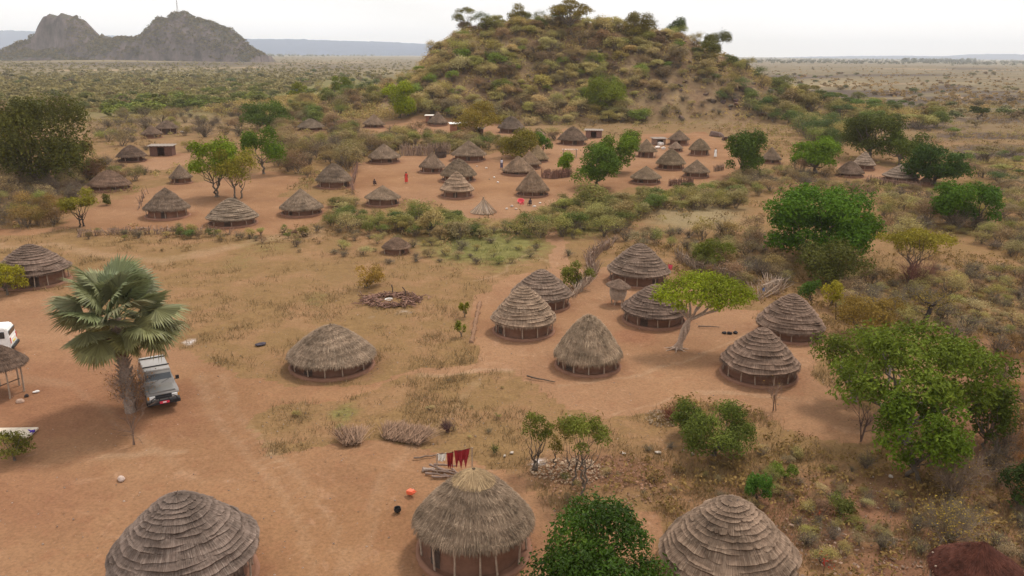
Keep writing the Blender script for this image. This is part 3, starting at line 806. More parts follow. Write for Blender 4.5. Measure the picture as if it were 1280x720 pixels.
def ring_mesh():
    a = np.linspace(0, 2*math.pi, 25); return mesh_from('finial', tube_parts(np.stack([.19*np.cos(a), .19*np.sin(a), .02*np.sin(a*3)], -1), .035, 8), M['darkwood'], True)
RING = ring_mesh()
def door_mesh():
    # curved door of upright branches set in a low opening, on a wall of radius 1 at +x, width .6m later scaled
    parts = []
    for i, aa in enumerate(np.linspace(-.13, .13, 8)):
        parts += tube_parts([[1.01*math.cos(aa), 1.01*math.sin(aa), .02], [1.0*math.cos(aa), 1.0*math.sin(aa), .95]], .018, 5)
    for z in (.25, .7):
        aa = np.linspace(-.14, .14, 5); parts += tube_parts(np.stack([1.03*np.cos(aa), 1.03*np.sin(aa), 0*aa+z], -1), .014, 5)
    return mesh_from('door', parts, M['darkwood'])
DOOR = door_mesh()

GREYB = (1.0, 1.0, 1.0)
HUTS = []; HUTPX = []
def hut(label, cx, yp, ye, w, yb, style='C', tone=(1, 1, 1), nposts=9, plinth=True, fin=None, cap=False, wallc=(.19, .10, .066), wr=.80,
        name='round_hut', cat='hut', group=None, doorang=None, rot=None, posts=True, maxwall=None):
    r = random.Random(int(cx*31+yb*17))
    g, d0 = ground(cx, yb)
    # centre of the hut lies behind the front of its base ring
    R = w/2*d0/FPX
    g = g.copy(); gx0 = g[0]
    for _ in range(5):
        k = (R*.93)/math.hypot(g[0], g[1]); c = np.array([g[0]*(1+k), g[1]*(1+k)])
        dc = (np.array([c[0], c[1], gz(*c)+1.7])-CAM) @ fwd; R = w/2*dc/FPX*.965
        u_, v_, z_ = project(np.array([c[0], c[1], gz(*c)+1.5+R*.25])); g[0] += (cx-u_)*dc/FPX
    zc = gz(*c)
    q = ray(cx, yp); zp = (CAM+q*(c[1]/q[1]))[2]-zc
    fy = c[1]*(1-R/math.hypot(*c)); q = ray(cx, ye); zeave = (CAM+q*(fy/q[1]))[2]-zc
    zeave += .12 if style in 'ST' else .08
    zeave = min(max(zeave, .6), maxwall or 1.85); zp = max(zp, zeave+R*.52)
    HUTS.append((c[0], c[1], R)); HUTPX.append((cx, yp, yb, w, c[1]))
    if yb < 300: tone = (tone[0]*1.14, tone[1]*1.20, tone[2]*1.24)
    root = empty(name, (c[0], c[1], zc-.03)); tag(root, label, cat, group)
    hr = zp-zeave
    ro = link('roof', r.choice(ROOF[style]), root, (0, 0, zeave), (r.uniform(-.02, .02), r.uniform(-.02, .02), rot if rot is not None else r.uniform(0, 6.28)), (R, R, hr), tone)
    if cap: link('roof_cap', CAPM, ro, (0, 0, 1.05), color=(tone[0]*1.35, tone[1]*1.32, tone[2]*1.08))
    if fin is not None:
        f = link('finial', fin, ro, (0, 0, .99)); f.scale = (1/R, 1/R, 1/hr)
        if fin is RING: f.scale = (1/R, 1/R, 1/hr); f.location = (0, 0, .985)
    if fin is FORK: f.scale = (.9/R, .9/R, .9/hr)
    rw = R*wr
    link('wall', WALL, root, (0, 0, 0), (0, 0, r.uniform(0, 6)), (rw, rw, (zeave+.12*hr)/1.35), wallc)
    if plinth: link('plinth', PLINTH, root, (0, 0, 0), (0, 0, r.uniform(0, 6)), (R*.97, R*.97, 1.0), (wallc[0]*1.15, wallc[1]*1.12, wallc[2]*1.1))
    da = doorang if doorang is not None else r.uniform(-math.pi*.9, -.1)
    link('door', DOOR, root, (0, 0, .05), (0, 0, da), (rw*1.0, rw, min(zeave, 1.15)))
    for i in range(nposts):
        a = i*2*math.pi/nposts+r.uniform(-.12, .12); rp = R*.89
        link('post', r.choice(POSTS), root, (rp*math.cos(a), rp*math.sin(a), .03), (r.uniform(-.08, .08), r.uniform(-.08, .08), r.uniform(0, 6)), (1.15, 1.15, zeave+.02))
    return root, c, R, zeave

NL = (1.0, .97, .95)
hut('large grey layered thatch hut with a knotted tip at the bottom left corner', 228, 617, 740, 183, 775, 'L', (.78, .75, .80), 14, fin=FORK)
hut('shaggy thatch hut with a paler straw cap, below the red cloths', 592, 589, 694, 155, 729, 'S', (1.08, 1.0, .90), 13, fin=POT, cap=True)
hut('big layered thatch hut topped by a dark ring, right of the glossy tree', 912, 622, 745, 174, 778, 'L', (1.0, .90, .84), 14, fin=RING)
hut('wide low shaggy thatch hut standing alone between the off-road car and the family yard', 413, 406, 462, 112, 475, 'S', (1.22, 1.14, 1.04), 12, fin=FORK)
hut('pale layered cone hut at the left end of the family yard', 655, 357, 411, 83, 426, 'L', (1.22, 1.10, 1.0), 11)
hut('darker layered hut half hidden behind the pale cone hut', 677, 336, 378, 78, 391, 'L', (.88, .80, .78), 11)
hut('shaggy straw hut with a torn patch at the front of the family yard', 736, 393, 457, 88, 471, 'S', (1.38, 1.28, 1.12), 12)
hut('dark layered hut at the back of the yard beside the small granary', 799, 304, 348, 80, 360, 'L', (.84, .76, .74), 11)
hut('low dark layered hut tucked under the crown of the leaning light green tree', 819, 355, 400, 84, 412, 'L', (.72, .64, .64), 11)
hut('layered hut beside the pile of dead branches, last of the yard on the right', 990, 367, 418, 85, 429, 'L', (.92, .80, .77), 11)
hut('layered hut with a kerb ring next to a bare sapling', 952, 409, 470, 101, 484, 'L', (.88, .76, .73), 13)
hut('dark layered hut near the left edge beyond the fan palm', 38, 305, 346, 90, 361, 'L', (.74, .66, .66), 11)
hut('two tier thatch hut in the left compound', 207, 234, 264, 57, 275, 'T', (.74, .64, .58), 10, wallc=(.23, .12, .08))
hut('round layered hut right of the two tier hut', 289, 247, 277, 64, 285, 'L', (.88, .80, .72), 9)
hut('grey shaggy hut beside shrubs at the right side of the left compound', 376, 235, 263, 55, 272, 'C', (.95, .84, .74), 9)
hut('rounded dark thatch hut left of the vertical pole fence', 417, 204, 228, 47, 236, 'S', (.84, .74, .66), 8)
hut('pointed thatch hut below the tall brush hedge', 480, 179, 198, 42, 205, 'C', (.92, .80, .70), 8)
hut('low hut partly hidden by shrubs at the near side of the big swept yard', 478, 231, 250, 46, 259, 'C', (.95, .82, .70), 8)
hut('pointed hut behind and left of the two overlapping huts', 540, 189, 210, 34, 217, 'C', (.95, .80, .70), 8)
hut('wide hut in front of the hedge beside the small dark store', 586, 175, 195, 46, 203, 'C', (.86, .74, .64), 8)
hut('rounded hut squeezed behind the light banded hut', 573, 198, 221, 47, 229, 'S', (.86, .75, .63), 8)
hut('light banded cone hut nearest the stick frame', 571, 214, 240, 44, 249, 'M', (1.12, .94, .80), 8)
hut('pair hut at the front, its roof overlapping a second roof', 648, 194, 215, 42, 220, 'C', (.98, .80, .66), 8)
hut('pair hut at the back, right of the front one', 662, 188, 206, 31, 212, 'C', (1.06, .86, .70), 8)
hut('straw coloured hut half behind the small green bush', 672, 180, 200, 29, 203, 'C', (1.15, .98, .72), 8)
hut('tall sharp cone hut beside the low brush fence', 666, 210, 240, 43, 247, 'C', (.98, .80, .66), 8)
hut('small hut alone left of the lime green tree at the foot of the hill', 467, 142, 156, 29, 160, 'C', (1.0, .84, .72), 7)
hut('grey hut among shrubs at the far left foot of the hill', 388, 148, 160, 35, 164, 'S', (.85, .78, .70), 7)
hut('brown hut beside the brick shed with a white roof', 547, 139, 154, 27, 158, 'C', (.78, .66, .58), 7)
hut('large dull hut at the foot of the hill behind the olive tree', 639, 145, 161, 35, 167, 'S', (.72, .64, .60), 7)
hut('small pale tip of a hut behind the round green bush', 674, 161, 170, 18, 175, 'C', (1.15, .98, .80), 5)
hut('wide dark hut above the wooden rack', 716, 158, 176, 39, 182, 'S', (.74, .62, .55), 8)
hut('hut on stilts right of the big green tree', 808, 173, 190, 29, 197, 'C', (.95, .82, .66), 8, plinth=False, wr=.66)
hut('dark hut at the back of the right hand cluster', 849, 162, 175, 28, 182, 'C', (.76, .64, .56), 7)
hut('smallest pale cone hut in the middle of the right hand cluster', 845, 176, 186, 20, 190, 'C', (1.12, .95, .85), 6)
hut('rounded hut in front of the smallest pale cone hut', 839, 186, 206, 38, 213, 'S', (.95, .84, .68), 8)
hut('hut standing beside the person in white', 875, 173, 188, 28, 195, 'S', (.92, .80, .64), 8)
hut('pointed hut at the near right of the right hand cluster', 871, 199, 216, 35, 223, 'C', (.90, .76, .64), 8)
hut('broad hut behind the yellow bushes at the near left of the right hand cluster', 808, 207, 224, 40, 231, 'C', (.88, .76, .62), 8)
hut('pointed hut half hidden beside the dark round tree', 965, 183, 200, 26, 205, 'C', (.88, .76, .66), 7)
hut('taller pale cone hut of the three below the dark trees', 1081, 189, 207, 29, 213, 'M', (1.02, .92, .86), 7)
hut('brown rounded hut in front of the taller pale cone hut', 1064, 201, 218, 35, 222, 'S', (.84, .70, .64), 7)
hut('grey cone hut with a wide skirt beside the dark spreading tree', 1128, 205, 223, 45, 228, 'M', (.90, .82, .78), 8)
hut('tiny low hut under the edge of the dark spreading tree', 1160, 219, 229, 16, 232, 'S', (.78, .66, .58), 5)
hut('brown hut partly hidden by the light green tree in the left compound', 225, 205, 223, 29, 230, 'C', (.84, .72, .64), 7)
hut('sagging old hut with a dark open doorway', 135, 212, 234, 52, 240, 'S', (.80, .62, .54), 8, doorang=-.9)
hut('dark sagging hut on open posts behind the sagging old hut', 163, 181, 197, 37, 203, 'S', (.66, .54, .50), 8, wallc=(.10, .05, .035), wr=.7)
hut('brown cone hut in front of the farthest left hut', 189, 156, 168, 27, 173, 'C', (.76, .62, .56), 7)
hut('farthest hut of the left group, dark open side under the eave', 208, 150, 161, 28, 168, 'S', (.78, .66, .60), 7, wallc=(.10, .055, .04))
hut('small collapsed thatch roof lying low in the grass', 495, 296, 313, 38, 319, 'S', (.92, .76, .68), 5, plinth=False, name='collapsed_hut', maxwall=.8)
hut('dark red brown thatch roof at the bottom right corner', 1228, 676, 745, 118, 775, 'C', (.40, .19, .17), 10)
# open shade at the left edge: roof on posts, no wall
g, d = ground(-14, 500); 
def shade():
    R = 1.75; root = empty('thatched_shade', (g[0], g[1]+R*.6, g[2])); HUTS.append((g[0], g[1]+R*.6, R))
    tag(root, 'small thatched shade on poles at the left edge beside the white van', 'shade')
    link('roof', ROOF['S'][1], root, (0, 0, 1.9), (0, 0, 1), (R, R, 1.25), (.72, .62, .60))
    for i in range(7):
        a = i*2*math.pi/7+.3; link('post', POSTS[i % 3], root, (R*.75*math.cos(a), R*.75*math.sin(a), 0), (0, 0, i), (1.3, 1.3, 2.0))
    for i in range(2):
        a = -.9-i; link('rail', mesh_from('rail', tube_parts([[0, 0, 0], [1.2, .05, .04]], .03, 5), M['darkwood']), root, (R*.75*math.cos(a), R*.75*math.sin(a), .9), (0, 0, a+2))
shade()

# granary: woven basket on short legs under its own little roof
g, d = ground(772, 379); gr = empty('granary', tuple(g), .3); tag(gr, 'small wicker granary on legs with a tilted thatch cap, beside the dark hut', 'granary'); HUTS.append((g[0], g[1], 1.0))
link('roof', ROOF['C'][1], gr, (0, 0, 1.55), (.06, .08, 0), (1.02, 1.02, .6), (.95, .82, .78))
rg = np.random.default_rng(9)
prt = []
for i in range(14):
    z = .45+i*.08; a = np.linspace(0, 6.283, 25); rad_ = .55+.13*math.sin(i/13*2.8)
    prt += tube_parts(np.stack([(rad_+.02*np.sin(a*12+i*3.14))*np.cos(a), (rad_+.02*np.sin(a*12+i*3.14))*np.sin(a), z+0*a], -1), .045, 5, rg.random())
link('basket', mesh_from('basket', prt, M['pole']), gr)
for i in range(5):
    a = i*1.257; link('leg', POSTS[i % 3], gr, (.5*math.cos(a), .5*math.sin(a), 0), (0, 0, 0), (1.2, 1.2, .55))
# a second dark store basket
g, d = ground(551, 196); gs = empty('store_basket', tuple(g)); tag(gs, 'small dark dome shaped store between two huts by the hedge', 'granary'); HUTS.append((g[0], g[1], 1.2))
link('basket', mesh_from('basket', [lathe([(1.0, -.1), (1.1, .5), (1.0, 1.0), (.8, 1.2)], 30, .02, rg)], M['darkwood']), gs)
link('roof', ROOF['S'][0], gs, (0, 0, 1.05), (0, 0, 0), (1.15, 1.15, .9), (.52, .42, .38))

# ------------------------------------------------------------------ named trees
BR = (.105, .215, .022); GRN = (.075, .165, .025); DK = (.040, .085, .022); DKG = (.035, .085, .028); OLV = (.135, .13, .045); LIME = (.175, .27, .02)
GG = (.10, .125, .05); BRN = (.155, .11, .07); DKB = (.068, .090, .034); YG = (.19, .185, .05)
T = make_tree
T('massive dark tree at the left edge above the twin papaya trees', 'tree', 48, 232, 130, 121, DKB, .42, 1.5, 34, .88, .30, name='broadleaf_tree', seed=1, nmax=22000)
T('low dark spreading part tree right of the massive dark tree', 'tree', 105, 222, 44, 176, (.09, .08, .045), .36, 1.2, 12, .9, .36, name='broadleaf_tree', seed=2)
T('grey green tree standing behind the massive dark tree at the left edge', 'tree', 2, 205, 60, 135, (.085, .09, .045), .38, 1.3, 14, .8, .36, name='broadleaf_tree', seed=3)
T('bright green tree with thin trunks in the left compound', 'tree', 268, 246, 66, 168, (.125, .225, .03), .34, 1.4, 18, .72, .33, name='broadleaf_tree', seed=4, multi=2)
T('feathery olive tree standing in front of the bright green tree', 'tree', 294, 248, 58, 178, (.17, .20, .055), .26, .75, 16, .74, .36, name='feathery_tree', seed=5, multi=3)
T('two tiered green tree right of the bright green tree', 'tree', 327, 217, 46, 159, GRN, .34, 1.5, 9, .75, .40, name='broadleaf_tree', seed=6)
T('dark green tree beyond the left compound at the foot of the ridge', 'tree', 333, 161, 62, 122, (.06, .12, .035), .40, 1.3, 18, .85, .34, name='broadleaf_tree', seed=7)
T('round lime green tree at the left foot of the hill', 'tree', 499, 147, 47, 100, LIME, .40, 1.7, 16, .88, .36, name='broadleaf_tree', seed=8)
T('broad green tree low on the face of the hill', 'tree', 754, 141, 57, 95, (.12, .19, .035), .40, 1.4, 18, .92, .34, name='broadleaf_tree', seed=9)
T('upper half of the pair of dark green trees in the middle of the village', 'tree', 770, 214, 66, 160, (.085, .17, .03), .36, 1.7, 16, .86, .36, name='broadleaf_tree', seed=10, off=(0, 0))
T('lower half of the pair of dark green trees, short trunk showing', 'tree', 746, 233, 62, 180, (.065, .14, .032), .36, 1.7, 16, .82, .36, name='broadleaf_tree', seed=11)
T('small round green bush left of the pair of dark green trees', 'bush', 711, 214, 28, 189, (.10, .20, .025), .30, 1.7, 8, .96, .42, name='round_bush', seed=12)
T('small round green bush beside the straw coloured hut', 'bush', 679, 192, 21, 168, (.075, .17, .03), .30, 1.6, 8, .96, .42, name='round_bush', seed=13)
T('round dark green tree standing alone right of the village', 'tree', 929, 222, 60, 158, (.06, .12, .035), .38, 1.8, 24, .90, .30, name='broadleaf_tree', seed=14)
T('fresh green tree left of the three huts under the dark trees', 'tree', 1022, 216, 76, 167, (.095, .20, .03), .38, 1.6, 20, .86, .32, name='broadleaf_tree', seed=15)
T('layered dark tree above the three huts on the right', 'tree', 1092, 200, 86, 139, (.055, .085, .03), .38, 1.3, 24, .8, .30, name='broadleaf_tree', seed=16)
T('mid green tree between the layered dark tree and the darkest one', 'tree', 1128, 206, 62, 158, (.065, .11, .035), .38, 1.3, 16, .85, .32, name='broadleaf_tree', seed=17)
T('darkest spreading green tree right of the grey cone hut', 'tree', 1172, 230, 82, 181, (.035, .085, .025), .36, 1.8, 24, .85, .30, name='broadleaf_tree', seed=18)
T('two lobed bright green tree with a thick pale trunk on the right', 'tree', 1196, 282, 66, 228, (.06, .15, .025), .34, 1.5, 9, .80, .36, name='broadleaf_tree', seed=19, trunk_r=.45)
T('right hand lobe tree beside the two lobed tree', 'tree', 1226, 284, 58, 229, (.05, .13, .03), .34, 1.4, 11, .84, .36, name='broadleaf_tree', seed=20)
T('huge dense dark green tree right of the centre', 'tree', 1020, 326, 142, 225, (.055, .145, .025), .36, 1.9, 44, .92, .27, name='broadleaf_tree', seed=21, nmax=24000)
T('pale green lower limb tree at the right side of the huge dense tree', 'tree', 1068, 322, 66, 262, (.07, .16, .03), .34, 1.5, 14, .9, .34, name='broadleaf_tree', seed=22)
T('grey green bush in front of the huge dense tree', 'bush', 1037, 354, 86, 298, (.085, .115, .055), .24, 1.3, 18, .94, .34, name='grey_bush', seed=23)
T('pale flowering grey bush leaning out of the grey green bush', 'bush', 1062, 330, 48, 292, (.24, .26, .17), .20, .8, 12, .9, .34, name='grey_bush', seed=24)
T('deep green shrub right of the branch pile', 'bush', 1016, 380, 28, 350, (.05, .12, .035), .2, 1.5, 8, .95, .4, name='round_bush', seed=25)
T('yellow green reedy shrub right of the branch pile', 'bush', 1040, 384, 28, 352, (.24, .27, .05), .2, 1.2, 8, .95, .4, name='round_bush', seed=26)
T('olive flat topped thorn tree above the red stemmed bush', 'tree', 1141, 352, 96, 286, (.17, .19, .05), .22, .75, 20, .48, .30, name='thorn_tree', seed=27, multi=3)
T('grey olive dry shrub right of the branch pile hut', 'bush', 1078, 420, 74, 366, (.17, .15, .075), .16, .75, 18, .9, .32, name='dry_shrub', seed=28, multi=3)
T('sparse thorn shrub left of the black leaning tree', 'bush', 1108, 418, 56, 372, (.16, .14, .07), .15, .6, 14, .9, .32, name='dry_shrub', seed=29, multi=3)
T('dark green leafy bush beyond the dark hut, right of the yard', 'bush', 893, 333, 60, 293, (.095, .14, .045), .24, .9, 14, .85, .34, name='green_shrub', seed=30, multi=2)
# big open tree on the right
T('big open crowned green tree at the right with pale branches showing', 'tree', 1140, 552, 236, 404, (.085, .15, .035), .24, 1.05, 60, .66, .21, name='broadleaf_tree', bark=(.20, .16, .13), seed=31, nmax=26000, lean=(0, .6), trunk_r=.28, inner=.5)
T('left hand limb tree reaching over the swept yard', 'tree', 1075, 500, 112, 410, (.09, .145, .04), .22, .9, 22, .62, .30, name='broadleaf_tree', bark=(.20, .16, .13), seed=32)
T('fresh green leafy young tree under the big open tree', 'tree', 1150, 602, 120, 488, (.075, .15, .024), .22, 1.25, 30, .82, .25, name='broadleaf_tree', seed=33, multi=2)
T('dark bush at the right end under the big open tree', 'bush', 1238, 560, 60, 468, (.055, .10, .03), .22, 1.3, 18, .92, .33, name='round_bush', seed=34)
T('dark green bush cut by the right edge of the picture', 'bush', 1276, 632, 48, 580, (.03, .065, .03), .18, 1.5, 10, .95, .38, name='round_bush', seed=35)
# glossy foreground tree
T('dense glossy dark green tree at the bottom centre', 'tree', 745, 790, 186, 637, (.018, .050, .006), .17, 2.1, 40, .93, .28, name='glossy_tree', seed=36, mat='glossleaf', nmax=30000, aspect=.45)
# small things near the front
T('feathery acacia sapling on the left by the white ash', 'sapling', 674, 586, 48, 516, (.10, .14, .055), .12, .8, 12, .42, .34, name='sapling', seed=37, multi=3, trunk_r=.09)
T('feathery acacia sapling on the right of the pale rubble', 'sapling', 727, 612, 70, 517, (.11, .16, .06), .12, .85, 16, .50, .32, name='sapling', seed=38, multi=3, trunk_r=.10)
T('thin dusty sapling between the two feathery acacias', 'sapling', 700, 585, 34, 524, (.14, .15, .07), .11, .6, 9, .7, .34, name='sapling', seed=39, multi=2, trunk_r=.06)
T('wide green feathery bush below the layered kerb hut', 'bush', 894, 568, 104, 503, (.085, .14, .055), .13, 1.25, 26, .9, .30, name='feathery_bush', seed=40, nmax=20000)
T('left shoulder of the green feathery bush', 'bush', 860, 545, 50, 497, (.09, .15, .055), .13, 1.2, 14, .9, .33, name='feathery_bush', seed=41)
T('small emerald shrub above the ring topped hut', 'bush', 947, 626, 36, 591, (.05, .14, .04), .11, 1.8, 8, .95, .4, name='round_bush', seed=42)
T('small leafy shrub right of the wide green feathery bush', 'bush', 982, 597, 34, 572, (.09, .16, .05), .11, .9, 8, .9, .4, name='round_bush', seed=43)
T('grey green weed bush on the dry slope', 'bush', 1052, 648, 38, 612, (.09, .13, .07), .10, .8, 8, .9, .4, name='round_bush', seed=44)
T('yellow green bush overlapping the dark hut at the left edge', 'bush', 6, 368, 50, 330, (.20, .24, .04), .16, 1.3, 12, .85, .36, name='feathery_bush', seed=45)
T('flowering shrub in front of the concrete slab', 'bush', 14, 574, 52, 536, (.11, .14, .06), .14, .9, 12, .9, .34, name='flowering_shrub', seed=46)
T('small green bush left compound, trunks showing', 'tree', 100, 283, 50, 232, (.16, .19, .055), .26, 1.1, 14, .66, .34, name='thorn_tree', seed=47, multi=2, bark=(.06, .045, .035))
T('small dark bush at the edge of the left compound', 'bush', 133, 256, 13, 240, (.08, .10, .04), .26, 1.3, 6, .95, .4, name='round_bush', seed=48)
T('pale olive shrub behind the twin posts', 'bush', 460, 358, 46, 330, (.24, .20, .10), .16, .7, 12, .95, .34, name='dry_shrub', seed=49, multi=3)
T('small green shrub beside the wicker granary', 'bush', 722, 360, 38, 326, (.11, .15, .06), .2, 1.3, 10, .95, .38, name='green_shrub', seed=50)
T('upper small green shrub by the yard kerb', 'bush', 581, 396, 14, 372, (.15, .19, .045), .14, 1.1, 6, .95, .4, name='kerb_shrub', seed=51)
T('lower small green shrub by the yard kerb', 'bush', 577, 420, 14, 396, (.13, .18, .045), .14, 1.1, 6, .95, .4, name='kerb_shrub', seed=52)
T('tall spreading acacia on the summit of the hill', 'tree', 716, 42, 60, -4, (.15, .15, .055), .42, .9, 16, .6, .30, name='acacia', seed=53, flat=.7)
T('sparse grey tree on the left shoulder of the summit', 'tree', 583, 36, 34, 8, (.13, .16, .08), .36, .6, 9, .7, .34, name='acacia', seed=54)
T('rounded tree on the summit left of the tall acacia', 'tree', 648, 32, 30, 5, (.13, .14, .045), .40, 1.1, 10, .9, .38, name='summit_tree', seed=55)
T('bushy olive tree on the summit right of the tall acacia', 'tree', 796, 48, 46, 14, (.14, .15, .06), .40, 1.2, 14, .9, .36, name='summit_tree', seed=56)
T('dark green round tree standing out on the right shoulder of the hill', 'tree', 846, 45, 26, 22, (.05, .09, .045), .38, 1.6, 9, .92, .38, name='summit_tree', seed=57)
T('green tree on the right shoulder below the dark round one', 'tree', 892, 72, 44, 38, (.10, .13, .05), .40, 1.2, 12, .9, .36, name='summit_tree', seed=58)
T('flat topped lone acacia far out on the plain at the right', 'tree', 1224, 151, 28, 133, (.035, .055, .025), .40, 1.3, 8, .55, .38, name='acacia', seed=59, flat=.8)
T('green tree on the low ridge left of the hill', 'tree', 425, 118, 30, 93, (.10, .16, .04), .40, 1.3, 9, .9, .38, name='ridge_tree', seed=60)
T('yellow green tree on the low ridge', 'tree', 372, 122, 24, 103, (.17, .24, .045), .40, 1.3, 8, .9, .38, name='ridge_tree', seed=61)
T('olive tree spreading over the large dull hut', 'tree', 596, 172, 62, 128, (.17, .165, .06), .38, 1.0, 18, .85, .33, name='olive_tree', seed=62, multi=2)
T('olive green bush mass behind the pair huts', 'bush', 650, 196, 62, 164, (.14, .155, .05), .34, 1.3, 16, .9, .34, name='olive_bush', seed=63)

# central leaning tree with the flat light green crown
def central_tree():
    r = np.random.default_rng(77)
    g, d = ground(846, 436); s = d/FPX
    root = empty('leaning_tree', tuple(g)); tag(root, 'leaning tree with twisted pale trunk and flat light green crown in the family yard', 'tree')
    def pt(px, py, dy):     # a point above the ground near the trunk, dy metres behind it
        q = ray(px, py); return CAM+q*((g[1]+dy)/q[1])-g
    lobes = []
    for px, py, rr, dy in [(832,366,15,.2),(846,357,15,.8),(862,349,15,1.2),(880,348,15,1.4),(897,352,15,1.3),(914,358,15,1.0),(929,366,14,.6),(838,375,12,-.6),(856,372,15,-.7),(874,374,15,-.8),(892,376,14,-.8),(909,377,14,-.6),(924,377,12,-.4),(868,360,17,0),(888,363,17,0),(906,366,16,0),(850,384,9,-.9),(895,384,9,-.8),(823,372,9,0),(937,372,9,.3)]:
        lobes.append((*pt(px, py, dy), rr*s))
    lobes = np.array(lobes); c = lobes[:, :3]; R = np.stack([lobes[:, 3]*1.1, lobes[:, 3]*1.1, lobes[:, 3]*.72], 1)
    link('crown', mesh_from('crown', [crown_leaves(r, c, R, .17, 10500, .5, .6)], M['leaf']), root, color=(.16, .25, .032))
    parts = []
    fork = pt(862, 400, 0)
    for k, (ox, tw) in enumerate([(-.22, .3), (0, -.2), (.25, .25), (.05, .0)]):
        u = np.linspace(0, 1, 9)[:, None]; P = np.array([ox, 0, -.1])*(1-u)+fork*u+np.array([0, 0, .15])*u
        P = P+np.stack([.13*np.sin(u[:, 0]*7+k*1.7), .13*np.cos(u[:, 0]*7+k*1.7), 0*u[:, 0]], -1)*(.4+.6*np.sin(u*3.14))
        parts += tube_parts(P, np.linspace(.17, .10, 9), 8)
    for tx, ty, dy in [(832,368,.2),(848,360,.8),(866,352,1.2),(890,352,1.3),(912,360,1.0),(928,370,.5),(856,376,-.7),(880,376,-.8),(905,378,-.6)]:
        T_ = pt(tx, ty, dy); u = np.linspace(0, 1, 7)[:, None]; ct = fork*.5+T_*.5+np.array([0, 0, -.25])
        Q = (1-u)**2*fork+2*u*(1-u)*ct+u*u*T_; Q[1:-1] += r.normal(0, .06, (5, 3)); parts += tube_parts(Q, np.linspace(.11, .025, 7), 6)
    for a in range(7):
        aa = a*.9; parts += tube_parts([[.1*math.cos(aa), .1*math.sin(aa), .12], [.45*math.cos(aa), .35*math.sin(aa), .03], [.95*math.cos(aa), .7*math.sin(aa), -.06]], [.09, .05, .02], 6)
    link('trunk', mesh_from('trunk', parts, M['bark'], True), root, color=(.38, .27, .20))
central_tree()

# ------------------------------------------------------------------ fan palm
def frond_mesh(seed, Lf=1.25, pet=1.5, droop=.35, dead=False):
    r = np.random.default_rng(seed); parts = []
    u = np.linspace(0, 1, 8)[:, None]
    P = np.concatenate([u*pet, 0*u, -.10*pet*u**2], 1); parts += tube_parts(P, np.linspace(.035, .018, 8), 5, .8)
    hub = P[-1]; ns_ = 46; ph = np.linspace(-2.25, 2.25, ns_)+r.normal(0, .012, ns_); dph = 4.5/ns_
    D = np.array([1, 0, -.2]); D /= np.linalg.norm(D); S = np.array([0, 1.0, 0]); Nn = np.cross(D, S)
    L_ = Lf*(.80+.22*np.cos(ph*.6))*r.uniform(.93, 1.05, ns_)
    dirs = np.cos(ph)[:, None]*D+np.sin(ph)[:, None]*S
    cup = (.05+.10*np.abs(np.sin(ph)))[:, None]*Nn*(1 if not dead else -1.5)
    side = -np.sin(ph)[:, None]*D+np.cos(ph)[:, None]*S
    for f0, f1, w0, w1, d0, d1 in ((.02, .70, .0, .70, 0, .06), (.70, 1.0, .70, .02, .06, None)):
        def at_(f, w, dd, sgn):
            return hub+dirs*(L_*f)[:, None]+cup*(L_*f)[:, None]**1+side*(sgn*w*L_*dph*.56)[:, None]-np.array([0, 0, 1])*(dd if dd is not None else droop*Lf*(.5+.5*r.random((ns_, 1))))
        rng_state = r.bit_generator.state
        drp = droop*Lf*(.35+.65*r.random((ns_, 1)))
        def pt(f, w, tip, sgn, ridge):
            z = drp if tip else d_mid
            return hub+dirs*(L_*f)[:, None]-cup*(L_*f)[:, None]+side*(sgn*w*L_*dph*.70)[:, None]-np.array([[0, 0, 1.0]])*z+Nn*(-ridge*.03)
        d_mid = .06*Lf
        if f0 < .1:
            A = hub+dirs*.02; Bl = pt(f1, w1, False, -1, 0); Bm = pt(f1, 0, False, 0, 1); Br = pt(f1, w1, False, 1, 0)
            V = np.stack([A, Bl, Bm, Br], 1).reshape(-1, 3); b = np.arange(ns_)[:, None]*4
            tn = np.clip(.5+r.normal(0, .12, ns_), 0, 1)
            parts.append((V, np.concatenate([b+[[0, 1, 2]], b+[[0, 2, 3]]]), np.r_[tn, tn*.85], 0))
            keep = (Bl, Bm, Br)
        else:
            Bl, Bm, Br = keep; Tt = pt(1.0, 0, True, 0, 0)
            V = np.stack([Bl, Bm, Br, Tt], 1).reshape(-1, 3); b = np.arange(ns_)[:, None]*4
            tn = np.clip(.6+r.normal(0, .15, ns_), 0, 1)
            parts.append((V, np.concatenate([b+[[0, 3, 1]], b+[[1, 3, 2]]]), np.r_[tn, tn*.85], 0))
    return mesh_from('frond', parts, M['palmleaf'])
M['palmleaf'] = tint_mat('palm_leaf', transl=.22, rough=.5, lo=.45, hi=1.5, spec=.25)
FR = [frond_mesh(200+i, 1.52+.06*i, 1.75+.14*i, .16+.10*i) for i in range(4)]
FD = [frond_mesh(220+i, 1.0, 1.1, .9, True) for i in range(2)]
